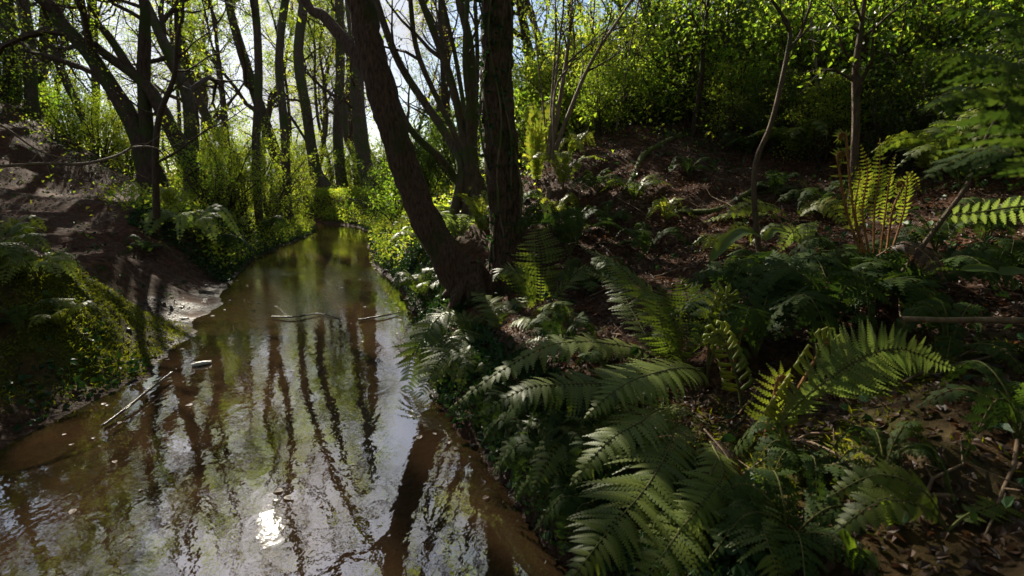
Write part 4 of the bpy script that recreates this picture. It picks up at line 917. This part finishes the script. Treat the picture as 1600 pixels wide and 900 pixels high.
# --- tall orange-stalked fern
b = at(1370, 400, 2.9)
f7 = thing('fern', 'tall sunlit fern with orange scaly stalks and narrow ladder fronds', 'fern', tuple(b))
for k, (fx, tx, ty, bl) in enumerate([(1345, 1308, 245, 1), (1352, 1322, 212, 1), (1358, 1345, 225, 0), (1365, 1375, 215, 0), (1375, 1400, 240, 0), (1385, 1412, 290, 1), (1392, 1440, 300, 0), (1350, 1330, 260, 0)]):
    foot = (fx, 395, 2.9); m1 = ((fx+tx)/2-4, 330, 2.88); tip = (tx, ty, 2.85)
    if bl: crozier(f7, [at(*foot), at(*m1), at(*tip)], .022, lobe=.038, seed=60+k, pairs=14, openness=.2, side=-1 if k % 2 else 1)
    else: hero(f7, [foot, m1, ((fx+tx)/2+tx*.0+4, 270, 2.85), tip], .055, 'fern_new', 'stalk_new', pairs=22, n=5, seed=60+k, up=(0, -1, .2), vang=.1, lobes=.6, start=.3, stalk_r=.007)
# --- blurred fern close to the lens, upper right, and the pale sprig under it
b = Vector((1.75, 1.25, 1.35))
f8 = thing('fern', 'out of focus fern hanging close to the lens in the upper corner', 'fern', tuple(b))
hero(f8, [(1720, 330, .8), (1600, 180, .78), (1530, 140, .76), (1440, 175, .74)], .10, 'fern_dark', pairs=24, n=8, seed=71, start=.05, droop=.5, stalk_r=.002)
hero(f8, [(1720, 300, .82), (1620, 130, .8), (1550, 90, .8), (1440, 75, .8)], .10, 'fern_dark', pairs=24, n=8, seed=72, start=.05, droop=.5, stalk_r=.002)
hero(f8, [(1720, 330, .9), (1600, 250, .95), (1530, 235, 1.0), (1440, 280, 1.0)], .09, 'fern_dark', pairs=24, n=8, seed=73, start=.05, droop=.4, stalk_r=.002)
hero(f8, [(1720, 250, .9), (1640, 60, .95), (1560, 20, 1.0), (1470, 10, 1.0)], .10, 'fern_dark', pairs=24, n=8, seed=74, start=.05, droop=.4, stalk_r=.002)
b = Vector(at(1680, 325, 1.25))
f9 = thing('fern_sprig', 'pale glossy sprig of separate leaflets catching the sun at the edge', 'fern', tuple(b))
gr = Geo(); path = smooth_path([at(1680, 322, 1.25), at(1600, 322, 1.25), at(1540, 330, 1.25), at(1485, 336, 1.25)], 6)
tube(gr, path, lerp_list([.004, .0015], len(path)), 5, 0); st = obj('stem', gr, M['stalk'], f9)
for k in range(12):
    x = 1490+k*15
    for s in (1, -1):
        p = np.array(tuple(at(x, 335-(x-1485)*.07, 1.25))); Lf = .022+.0024*k
        gp = Geo(); pinna_geo(gp, p, np.array([.3, -.15, s*1.0])/1.05, np.array([1, 0, -.3*s]), np.array([0, -1., 0]), Lf, .008, 6, 0, .1)
        obj('leaflet', gp, M['fern_pale'], f9)

for k, (pl, pix, wd) in enumerate([(f1, [(765, 545, 4.1), (730, 580, 3.9), (700, 640, 3.7), (690, 690, 3.5)], .12), (f2, [(1010, 610, 2.7), (940, 640, 2.6), (880, 690, 2.5), (850, 740, 2.4)], .11), (f3, [(1100, 670, 1.85), (1140, 720, 1.7), (1160, 790, 1.6), (1150, 860, 1.5)], .09),
        (f5, [(1070, 590, 2.6), (1110, 570, 2.7), (1150, 590, 2.7), (1180, 630, 2.6)], .10), (f4, [(1200, 690, 1.75), (1250, 690, 1.7), (1300, 720, 1.65), (1330, 760, 1.6)], .07), (f6, [(845, 505, 4.3), (890, 500, 4.2), (920, 530, 4.1), (935, 570, 4.0)], .13), (f7, [(1370, 400, 2.9), (1410, 380, 2.8), (1450, 400, 2.7), (1480, 440, 2.6)], .08)]):
    frond(pl, [at(*q) for q in pix], wd, M['litter'], M['dead_stem'], pairs=18, n=6, seed=500+k, droop=.6, label='withered brown frond')
# more ferns rooted by where they stand
def rooted(label, px, py, specs, blade='fern', seed=0, name='fern', pairs=18, n=6, lo=1.0):
    p = gpt(px, py, lo); return fern_plant(label, p, specs, blade, 'stalk', seed, pairs, n, name)
R_ = math.radians
def rosette(n, reach, rise, tipz, wd, seed, a0=0, a1=360):
    rg = np.random.RandomState(seed)
    return [(R_(a0+(a1-a0)*(k+.5*rg.rand())/n), reach*(.75+.5*rg.rand()), rise*(.8+.5*rg.rand()), tipz+.1*rg.rand(), wd*(.85+.3*rg.rand())) for k in range(n)]
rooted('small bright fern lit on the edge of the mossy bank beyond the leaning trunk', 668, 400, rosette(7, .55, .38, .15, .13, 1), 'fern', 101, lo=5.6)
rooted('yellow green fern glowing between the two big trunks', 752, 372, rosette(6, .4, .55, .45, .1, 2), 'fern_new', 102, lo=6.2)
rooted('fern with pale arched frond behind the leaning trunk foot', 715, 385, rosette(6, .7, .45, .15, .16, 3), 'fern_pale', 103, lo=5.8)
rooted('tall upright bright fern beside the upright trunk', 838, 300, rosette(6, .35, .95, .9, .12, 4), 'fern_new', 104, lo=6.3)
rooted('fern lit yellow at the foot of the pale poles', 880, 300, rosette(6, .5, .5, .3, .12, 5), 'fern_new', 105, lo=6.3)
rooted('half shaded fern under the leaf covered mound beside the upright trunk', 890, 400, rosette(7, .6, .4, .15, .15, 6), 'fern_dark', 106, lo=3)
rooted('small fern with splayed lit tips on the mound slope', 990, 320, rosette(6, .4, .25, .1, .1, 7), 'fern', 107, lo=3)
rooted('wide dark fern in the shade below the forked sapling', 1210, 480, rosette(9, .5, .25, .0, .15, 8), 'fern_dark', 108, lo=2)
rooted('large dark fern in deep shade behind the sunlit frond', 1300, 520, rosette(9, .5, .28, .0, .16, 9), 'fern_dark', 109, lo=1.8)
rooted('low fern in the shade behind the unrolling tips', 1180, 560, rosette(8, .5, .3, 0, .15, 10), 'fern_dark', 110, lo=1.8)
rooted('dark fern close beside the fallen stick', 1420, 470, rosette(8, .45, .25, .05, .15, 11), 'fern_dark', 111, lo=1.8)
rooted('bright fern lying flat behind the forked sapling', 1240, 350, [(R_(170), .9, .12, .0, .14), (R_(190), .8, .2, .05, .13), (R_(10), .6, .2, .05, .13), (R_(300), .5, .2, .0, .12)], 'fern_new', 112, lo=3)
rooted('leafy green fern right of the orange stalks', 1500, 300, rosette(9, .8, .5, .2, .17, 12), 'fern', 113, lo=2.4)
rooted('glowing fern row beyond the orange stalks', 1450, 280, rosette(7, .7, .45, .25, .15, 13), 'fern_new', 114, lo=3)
rooted('fern under the blurred frond on the upper slope', 1250, 250, rosette(7, .6, .4, .2, .15, 14), 'fern', 115, lo=3.5)
rooted('young fern with stubby tips on the lowest corner slope', 1480, 830, [(R_(185), .35, .10, .0, .07), (R_(165), .30, .14, .05, .07), (R_(10), .3, .06, .0, .07)], 'fern', 116, lo=.9, n=9)
rooted('dim fern at the bottom edge below the flat sunlit frond', 1230, 860, rosette(6, .28, .14, 0, .09, 17), 'fern_dark', 117, lo=.9)
rooted('fern with cool lit upper sides on the near left bank', 60, 440, rosette(8, .36, .2, .0, .11, 21), 'fern_pale', 121, lo=3.2)
rooted('low fern at the left frame edge above the mossy mound', 5, 420, rosette(7, .4, .28, .05, .13, 22), 'fern', 122, lo=3.2)
rooted('fern sprouting bright from the top of the mossy mound', 100, 520, rosette(6, .25, .18, .08, .08, 23), 'fern_new', 123, lo=3.2)
rooted('fern hanging over the undercut left bank with pale backs', 300, 375, rosette(9, .75, .4, -.1, .17, 24), 'fern_pale', 124, lo=6)
rooted('second fern hanging from the left bank nearer the water', 345, 400, rosette(8, .6, .35, -.1, .15, 25), 'fern_dark', 125, lo=6)
rooted('fern on the crest of the left bank further along the stream', 420, 365, rosette(7, .6, .4, 0, .15, 26), 'fern_dark', 126, lo=8)
rooted('small upright lit plantlet fern under the crooked sapling', 268, 345, rosette(7, .3, .5, .4, .1, 27), 'fern_new', 127, lo=6)
rooted('fern at the water edge beneath the leaning trunk', 660, 470, rosette(7, .45, .3, .05, .13, 28), 'fern', 128, lo=4.6)

for k, (px, py, sc_, bl) in enumerate([(775, 660, 1, 'fern'), (812, 712, .9, 'fern'), (842, 762, .9, 'fern'), (868, 800, .8, 'fern'), (905, 850, .8, 'fern'), (850, 690, 1, 'fern'), (900, 740, .9, 'fern'), (730, 600, .9, 'fern'), (712, 560, .9, 'fern')]):
    bl = 'fern_dark' if k not in (7, 8) else bl  # dark blade puts the shade of the bank into most of these
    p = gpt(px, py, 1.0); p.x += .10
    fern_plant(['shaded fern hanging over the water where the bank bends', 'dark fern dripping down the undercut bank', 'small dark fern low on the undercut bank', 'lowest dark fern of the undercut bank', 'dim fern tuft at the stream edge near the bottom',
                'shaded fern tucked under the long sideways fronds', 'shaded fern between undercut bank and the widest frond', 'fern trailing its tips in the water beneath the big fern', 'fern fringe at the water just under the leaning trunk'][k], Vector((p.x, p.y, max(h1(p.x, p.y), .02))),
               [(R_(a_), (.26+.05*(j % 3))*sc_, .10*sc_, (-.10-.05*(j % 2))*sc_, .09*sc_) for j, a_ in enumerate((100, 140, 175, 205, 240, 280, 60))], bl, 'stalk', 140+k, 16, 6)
# small ferns sprinkled over the right slope and both banks
SPR = [(930, 300, 0, .8, 'small fern in the hollow left of the mossy root ridge'), (1040, 350, 1, .7, 'lit small fern below the mossy root ridge'), (1075, 275, 0, .7, 'little fern on the bare top of the mound'), (950, 360, 0, .9, 'dark fern on the steep shaded face of the mound'),
       (1130, 400, 1, .7, 'small fern in front of the glossy strap leaf'), (1010, 400, 0, 1, 'fern filling the dark gap above the comb-like fronds'), (920, 460, 0, .9, 'dark fern under the leaning comb-like frond'), (1260, 400, 2, .8, 'pale low fern between sapling foot and orange stalks'),
       (1330, 450, 0, 1, 'dark fern below the orange stalks'), (1460, 400, 0, .9, 'fern in shade under the curved sapling stem'), (1540, 380, 0, .9, 'dark fern beneath the pale glossy sprig'), (1570, 450, 0, .8, 'dark fern above the stick end with moss'),
       (1480, 560, 3, .6, 'dim fern just below the fallen stick'), (1590, 700, 3, .6, 'dim fern at the shaded edge of the view'), (1150, 480, 0, .9, 'dark fern behind the curled young tips'), (880, 540, 0, .7, 'dark fern under the long pale frond'),
       (960, 640, 0, .7, 'dark fern in the hollow under the sideways fronds'), (1250, 760, 3, .5, 'small dim fern on the mossy slope under the sunlit frond'), (1380, 740, 3, .45, 'tiny dim fern beside the arum leaves'), (870, 340, 1, .8, 'yellow fern on the shoulder beside the upright trunk'),
       (810, 330, 0, 1, 'fern pressed behind the upright trunk'), (900, 240, 1, .8, 'bright fern at the foot of the shrubs near the pale poles'), (1170, 240, 0, .9, 'fern on the crest left of the warm lit young tree'), (1400, 250, 1, .9, 'bright fern on the crest right of the warm lit young tree'),
       (1210, 310, 0, .8, 'small fern beside the bare brown root'), (1560, 260, 0, 1, 'dark fern under the blurred fronds'), (1490, 240, 1, .9, 'bright fern at the top of the upper right slope'), (1280, 330, 0, .8, 'dark fern left of the orange stalks'),
       (690, 330, 0, 1, 'fern between coppice stool and water'), (650, 360, 1, 1, 'lit fern on the mossy lip beyond the leaning trunk'), (720, 300, 0, 1.1, 'fern under the coppice stool'), (230, 400, 0, .8, 'small fern on the brow above the mud'),
       (370, 360, 1, .9, 'lit fern on the brow of the far left bank'), (445, 350, 0, 1.1, 'dark fern overhanging the far left bank end'), (40, 520, 3, .6, 'dim fern on the shaded flank of the mossy mound'), (20, 370, 1, .8, 'bright herb-like fern at the near end of the path')]
for k, (px, py, b_, sc_, lb) in enumerate(SPR):
    rg_ = np.random.RandomState(900+k); p = gpt(px, py, 1.3); nf = 6+rg_.randint(4)
    spc = [(6.28*(j+.6*rg_.rand())/nf, (.30+.25*rg_.rand())*sc_, (.14+.22*rg_.rand())*sc_, (-.04+.16*rg_.rand())*sc_, (.07+.06*rg_.rand())*sc_) for j in range(nf)]
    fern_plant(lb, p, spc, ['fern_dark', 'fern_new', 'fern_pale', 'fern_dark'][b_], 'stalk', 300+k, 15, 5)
# ------- strap leaves and small herbs
def strap_leaf(parent, pts, wid, mat, n=14, name='leaf'):
    P = smooth_path(pts, 5); A = np.array([tuple(p) for p in P]); m_ = len(A)
    T = np.gradient(A, axis=0); T /= np.linalg.norm(T, axis=1, keepdims=True)
    S = np.cross(T, np.array([0, -.5, 1.0])); S /= np.linalg.norm(S, axis=1, keepdims=True); Nn = np.cross(S, T)
    t = np.linspace(0, 1, m_); w_ = wid*np.minimum(1, t*6+.15)*(1-t**4)**.5*(1+.10*np.sin(t*40))
    V = np.stack([A-S*w_[:, None]*.5+Nn*w_[:, None]*.12, A, A+S*w_[:, None]*.5+Nn*w_[:, None]*.12], 1).reshape(-1, 3)
    i = np.arange(m_-1)[:, None]*3
    F = np.concatenate([i+np.array([[0, 1, 4, 3]]), i+np.array([[1, 2, 5, 4]])])
    g = Geo(); g.add(V, F); return obj(name, g, mat, parent, smooth=True)
b = at(1190, 372, 3.4)
ht = thing('strap_leaf_fern', 'glossy strap leaf arching beside the forked sapling foot', 'fern', tuple(b))
strap_leaf(ht, [at(1190, 372, 3.4), at(1165, 362, 3.35), at(1135, 378, 3.3), at(1108, 410, 3.25)], .10, M['leaf_green'])
strap_leaf(ht, [at(1195, 376, 3.4), at(1210, 360, 3.45), at(1235, 365, 3.5)], .06, M['leaf_green'])
b = at(1400, 850, 1.35)
ar = thing('broadleaf_plant', 'arum plant with broad green arrow leaves near the bottom edge', 'plant', tuple(b))
for pix, wd in [([(1400, 900, 1.3), (1398, 840, 1.3), (1385, 800, 1.3), (1390, 780, 1.3)], .05), ([(1340, 900, 1.2), (1330, 870, 1.2), (1320, 845, 1.2), (1310, 835, 1.2)], .06), ([(1345, 900, 1.2), (1350, 880, 1.2), (1365, 862, 1.2)], .06), ([(1300, 750, 1.5), (1320, 760, 1.5), (1345, 778, 1.5)], .03), ([(1365, 890, 1.2), (1340, 885, 1.2), (1325, 895, 1.2)], .05)]:
    strap_leaf(ar, [at(*q) for q in pix], wd, M['leaf_green'])
b = at(1540, 425, 2.2)
br = thing('broadleaf_plant', 'two broad flat shaded leaves above the fallen stick', 'plant', tuple(b))
strap_leaf(br, [at(1560, 425, 2.2), at(1535, 420, 2.2), at(1500, 422, 2.2)], .06, M['leaf_green']); strap_leaf(br, [at(1560, 428, 2.2), at(1590, 424, 2.2), at(1620, 432, 2.2)], .06, M['leaf_green'])

# ------- sticks, roots, logs
def stick(label, pix, r, mat, name='stick', side=()):
    pts = [at(*q) for q in pix]; b = pts[0]
    root = thing(name, label, 'stick', tuple(b))
    g = Geo(); limb(g, pts, r, 7, 5, 0, .25, len(label)); obj('stem', g, mat, root, smooth=True)
    for s in side:
        g = Geo(); limb(g, [at(*q) for q in s], [r[-1]*.7, r[-1]*.3], 5, 4, 0, .1); obj('twig', g, mat, root)
    return root
def wpt(px, py, z=0.0):
    a, b_ = ray(px, py); Y = (CAMZ-z)/(-b_); return (px, py, Y)
stick('wet shiny stick lying half in the water by the left mud', [wpt(162, 664, .02), wpt(205, 632, .04), wpt(235, 607, .05), wpt(268, 582, .06)], [.008, .011, .012, .008], M['wet_wood'], side=[[wpt(205, 632, .04), wpt(196, 640, .06)]])
stick('straight fallen stick with a moss tuft on the shaded right bank', [(1408, 498, 2.0), (1480, 500, 1.98), (1560, 500, 1.95), (1660, 503, 1.9)], [.010, .012, .013, .014], M['dead_stem'])
stick('thin branch floating across the middle of the stream', [wpt(425, 495, .02), wpt(460, 495, .03), wpt(500, 490, .02), wpt(535, 500, .0)], [.012, .010, .008, .004], M['wet_wood'], side=[[wpt(500, 491, .03), wpt(520, 484, .06)], [wpt(450, 495, .03), wpt(434, 480, .08)]])
stick('short dark stick stuck in the stream near the right bank', [wpt(560, 500, .02), wpt(600, 493, .03), wpt(625, 488, .02)], [.012, .010, .006], M['wet_wood'])
stick('thin twig curving up out of the water before the big fern', [wpt(640, 545, .01), wpt(655, 530, .12), (668, 512, 4.6)], [.005, .004, .003], M['wet_wood'])
g = Geo(); limb(g, [Vector(wpt_) for wpt_ in [tuple(at(*wpt(300, 571, .012))), tuple(at(*wpt(314, 568, .02))), tuple(at(*wpt(330, 566, .012)))]], [.016, .020, .014], 7, 4, 0, .3)
single('bark_strip', g, M['bottle'], 'white peeled strip of wood floating in the brown shallows', 'wood', smooth=True)  # bottle-like debris modelled as a short lumpy tube
def drape(label, pix, r, mat, lo, name='root', dz=.0, cat='root'):
    pts = []
    for (x, y) in pix:
        p = gpt(x, y, lo, 8.5); p.z += dz; pts.append(p)
    g = Geo(); limb(g, pts, r, 8, 5, 0, .3, len(label))
    return single(name, g, mat, label, cat, smooth=True)
drape('mossy root ridge running down the leaf covered mound', [(1085, 200), (1060, 215), (1030, 228), (1005, 245), (990, 275), (975, 300)], [.03, .045, .05, .045, .035, .02], M['root'], 4)
drape('bare brown root crossing the mound below the forked sapling', [(1225, 270), (1190, 290), (1150, 315), (1120, 330), (1065, 332)], [.02, .03, .03, .035, .02], M['root'], 3)
drape('thick dark root lying in the shade under the ferns', [(940, 430), (970, 445), (1000, 460), (1040, 470)], [.03, .04, .04, .02], M['root'], 2.5)
drape('second bare root beside the forked sapling', [(1260, 300), (1215, 300), (1160, 308), (1130, 322)], [.012, .018, .02, .01], M['root'], 3)
# ------- litter, ground cover, moss, stones
def scatter(n, xr, yr, rng, accept):
    x = xr[0]+(xr[1]-xr[0])*rng.rand(n); y = yr[0]+(yr[1]-yr[0])*rng.rand(n)
    e, lf = edge_out(x, y); k = (e > .05) & (rng.rand(n) < accept(x, y, e, lf))
    x, y = x[k], y[k]; return np.stack([x, y, H(x, y)], 1)
rg = np.random.RandomState(1)
g = Geo()
P = scatter(60000, (-.3, 6), (1.1, 9.5), rg, lambda x, y, e, lf: np.where(lf, 0, 1)*np.clip(1.1/(1+.06*y*y)+.35, 0, 1)*sstep(.2, .6, e)*(moss_shade_mask(x, y, 0) < .5))
P[:, 2] += .008; leaves(g, P, .032, rg, flat=.6, aspect=.7, ovate=True)
P = scatter(9000, (-9, -3.2), (3.2, 14), rg, lambda x, y, e, lf: np.where(lf, .55, 0)*sstep(.6, 1.2, e))
P[:, 2] += .008; leaves(g, P, .04, rg, flat=.75, aspect=.7)
single('leaf_litter', g, M['litter'], 'brown dead leaves carpeting both banks', None, kind='stuff')
# leaves one could pick up singly
me_l = []
for k in range(4):
    g = Geo(); leaves(g, np.zeros((1, 3)), .045, np.random.RandomState(40+k), flat=.75, aspect=.75, ovate=True); me_l.append(make_mesh('fallen_leaf', g, M['litter']))
P = scatter(1500, (.3, 3.2), (1.3, 3.6), rg, lambda x, y, e, lf: np.where(lf, 0, 1)*sstep(.25, .5, e))[:150]
for k, p in enumerate(P[:90]):
    o = bpy.data.objects.new('fallen_leaf', me_l[k % 4]); sc.collection.objects.link(o)
    o.location = (p[0], p[1], p[2]+.02); o.rotation_euler = (rg.normal()*.3, rg.normal()*.3, rg.rand()*6.28); s = .6+.6*rg.rand(); o.scale = (s, s, s)
    o['label'] = 'curled brown dead leaf lying on the right bank'; o['category'] = 'leaf'; o['group'] = 'fallen leaves on the right bank'
# moss
g = Geo()
P = scatter(420000, (-5.2, 2.2), (1.2, 10.5), rg, lambda x, y, e, lf: np.clip(moss_shade_mask(x, y, 0)*1.2-.25, 0, 1))
P[:, 2] += .02*rg.rand(len(P)); leaves(g, P, .036, rg, flat=.0, aspect=.26, down=.4)
single('moss', g, M['moss'], 'shaggy yellow green moss over the left mound and bank lips', None, kind='stuff')
# ivy and small herbs on the ground
g = Geo()
def cover(x, y, e, lf):
    a = sstep(.0, .25, fbm(x*.9+4, y*.9, 3)+.12)
    right = np.where(lf, 0, 1)*np.where(y > 7.6, 1, np.where((x < .6) & (y > 4.2), .8, np.where((x > 1.6+.12*y) | (y < 2.1), .75, .25)))*sstep(.1, .4, e)  # extra ivy on the nearest ground, its dark leaves standing in for shade
    left = np.where(lf, 1, 0)*np.where(y > 8.5, .9, .25)*sstep(.2, .8, e)*np.where((x < -7) & (y < 13), .15, 1)
    return (right+left)*(.3+.7*a)
P = scatter(60000, (-16, 12), (1.2, 26), rg, cover)
P[:, 2] += .02+.10*rg.rand(len(P)); leaves(g, P, .055, rg, flat=.5, ovate=True, aspect=.8)
def lip(n, y0, y1, emax, side):
    y = y0+(y1-y0)*rg.rand(n)**1.2; e = .03+emax*rg.rand(n); x = XR(y)+e if side > 0 else XL(y)-e
    return np.stack([x, y, H(x, y)+.01+.05*rg.rand(n)], 1)
P = lip(6000, 1.2, 9, .5, 1); P[:, 0] -= .05; leaves(g, P, .045, rg, flat=.2, ovate=True, aspect=.8)
P = lip(350, 2.2, 4.4, .5, -1); leaves(g, P, .05, rg, flat=.2, ovate=True, aspect=.8)
P = lip(16000, 8, 30, 1.6, 1); leaves(g, P, .06, rg, flat=.3, ovate=True, aspect=.8)
P = lip(16000, 8.5, 30, 1.6, -1); leaves(g, P, .06, rg, flat=.3, ovate=True, aspect=.8)
single('ivy_carpet', g, M['ivy'], 'glossy dark ivy and bramble leaves covering the banks', None, kind='stuff')
g = Geo()
P = scatter(60000, (-18, 14), (5, 34), rg, lambda x, y, e, lf: cover(x, y, e, lf)*(y > 7)*.8)
P[:, 2] += .05+.45*rg.rand(len(P))**1.5; leaves(g, P, .07, rg, flat=.45, aspect=.6)
x_ = -9.6+rg.normal(size=9000)*1.6; y_ = 26.2+rg.normal(size=9000)*1.5; k_ = edge_out(x_, y_)[0] > .02; x_, y_ = x_[k_], y_[k_]
P = np.stack([x_, y_, H(x_, y_)+.4*rg.rand(len(x_))], 1); leaves(g, P, .10, rg, flat=.3, aspect=.6)
for sd in (1, -1):
    P = lip(9000, 9, 32, 2.2, sd); P[:, 2] += .35*rg.rand(len(P)); leaves(g, P, .07, rg, flat=.4, aspect=.6)
single('undergrowth', g, M['leaf_spring'], 'bright knee high herbs along the far banks', None, kind='stuff')
g = Geo()
P = scatter(9000, (-9, 1), (6, 22), rg, lambda x, y, e, lf: (e < 1.6)*(y > 9)*.8)
n = len(P); a = rg.rand(n)*6.28; hgt = (.12+.25*rg.rand(n))[:, None]; d = np.stack([np.cos(a), np.sin(a), np.zeros(n)], 1); s_ = np.stack([-np.sin(a), np.cos(a), np.zeros(n)], 1)*.006
up = np.array([0, 0, 1.0])
V = np.stack([P-s_, P+s_, P+up*hgt*.6+d*hgt*.2+s_*.8, P+up*hgt*.6+d*hgt*.2-s_*.8, P+up*hgt*.85+d*hgt*.6], 1).reshape(-1, 3)
i5 = np.arange(n)[:, None]*5
g.add(V, i5+np.array([[0, 1, 2, 3]])); g.add(V, i5+np.array([[3, 2, 4]]))
single('grass', g, M['grass'], 'thin grass blades along the stream edges', None, kind='stuff')
# dead twigs lying on the slope (things) and leaves afloat
for k in range(46):
    rg_ = np.random.RandomState(700+k); px = 880+700*rg_.rand(); py = 215+600*rg_.rand()**1.4
    p = gpt(px, py, 1.2, 9); L_ = (.12+.35*rg_.rand())*(1+p.y*.08); a_ = rg_.rand()*6.28; pts = []
    for q in range(5):
        x = p.x+math.cos(a_)*L_*(q/4-.5)+rg_.normal()*.012; y = p.y+math.sin(a_)*L_*(q/4-.5)+rg_.normal()*.012
        pts.append(Vector((x, y, h1(x, y)+.015+.02*rg_.rand())))
    g = Geo(); tube(g, pts, [.006, .006, .005, .004, .002], 5)
    g.add(np.zeros((0, 3)), np.zeros((0, 3)))
    m_ = pts[2]; tube(g, [m_, m_+Vector((rg_.normal()*.04, rg_.normal()*.04, .03)), m_+Vector((rg_.normal()*.08, rg_.normal()*.08, .05))], [.004, .003, .001], 4)
    single('twig', g, M['dead_stem'], 'dead brown twig lying in the leaf litter of the right slope', 'twig', tuple(p), group='dead twigs on the right slope', smooth=True)
for k in range(60):
    rg_ = np.random.RandomState(760+k); y = 2.2+7*rg_.rand()**1.3; l, r_ = float(XL(np.array([y]))[0]), float(XR(np.array([y]))[0]); t_ = rg_.beta(.5, .5)
    x = l+.08+(r_-l-.16)*t_
    o = bpy.data.objects.new('floating_leaf', me_l[k % 4]); sc.collection.objects.link(o)
    s_ = .6+.8*rg_.rand(); o.location = (x, y, .006); o.scale = (s_, s_, s_*.35); o.rotation_euler.z = rg_.rand()*6.28
    o['label'] = 'small dead leaf afloat on the brown stream'; o['category'] = 'leaf'; o['group'] = 'leaves afloat on the stream'
# mud lumps and stones at the water's edge
def stone_mesh(seed):
    rg = np.random.RandomState(seed); import bmesh
    bm = bmesh.new(); bmesh.ops.create_icosphere(bm, subdivisions=2, radius=1)
    for v in bm.verts:
        c = v.co; f = 1+.35*float(vnoise(np.array([c.x*1.5+seed*7.1+20]), np.array([c.y*1.5+c.z*1.1+20]))[0])
        v.co = Vector((c.x*f*1.2, c.y*f, c.z*f*.55))
    me = bpy.data.meshes.new('stone'); bm.to_mesh(me); bm.free(); me.materials.append(M['stone'])
    for p_ in me.polygons: p_.use_smooth = True
    return me
sm_ = [stone_mesh(k) for k in range(5)]
cnt = 0
for k in range(600):
    y = 3.4+8*rg.rand(); lf = rg.rand() < .75
    x = (float(XL(np.array([y]))[0]) + rg.normal()*.30 - .15) if lf else (float(XR(np.array([y]))[0])+rg.normal()*.15)
    if cnt >= 110: break
    cnt += 1
    o = bpy.data.objects.new('stone', sm_[k % 5]); sc.collection.objects.link(o)
    s = .014+.028*rg.rand()**2; o.location = (x, y, h1(x, y)-s*.1); o.scale = (s, s, s); o.rotation_euler.z = rg.rand()*6.28
    o['label'] = 'small wet brown stone on the muddy stream edge'; o['category'] = 'stone'; o['group'] = 'stones along the stream edge'
tot = sum(len(o.data.polygons) for o in sc.objects if o.type == 'MESH')
uniq = sum(len(me.polygons) for me in bpy.data.meshes)
print('faces', tot, 'unique', uniq, 'objects', len(sc.objects))
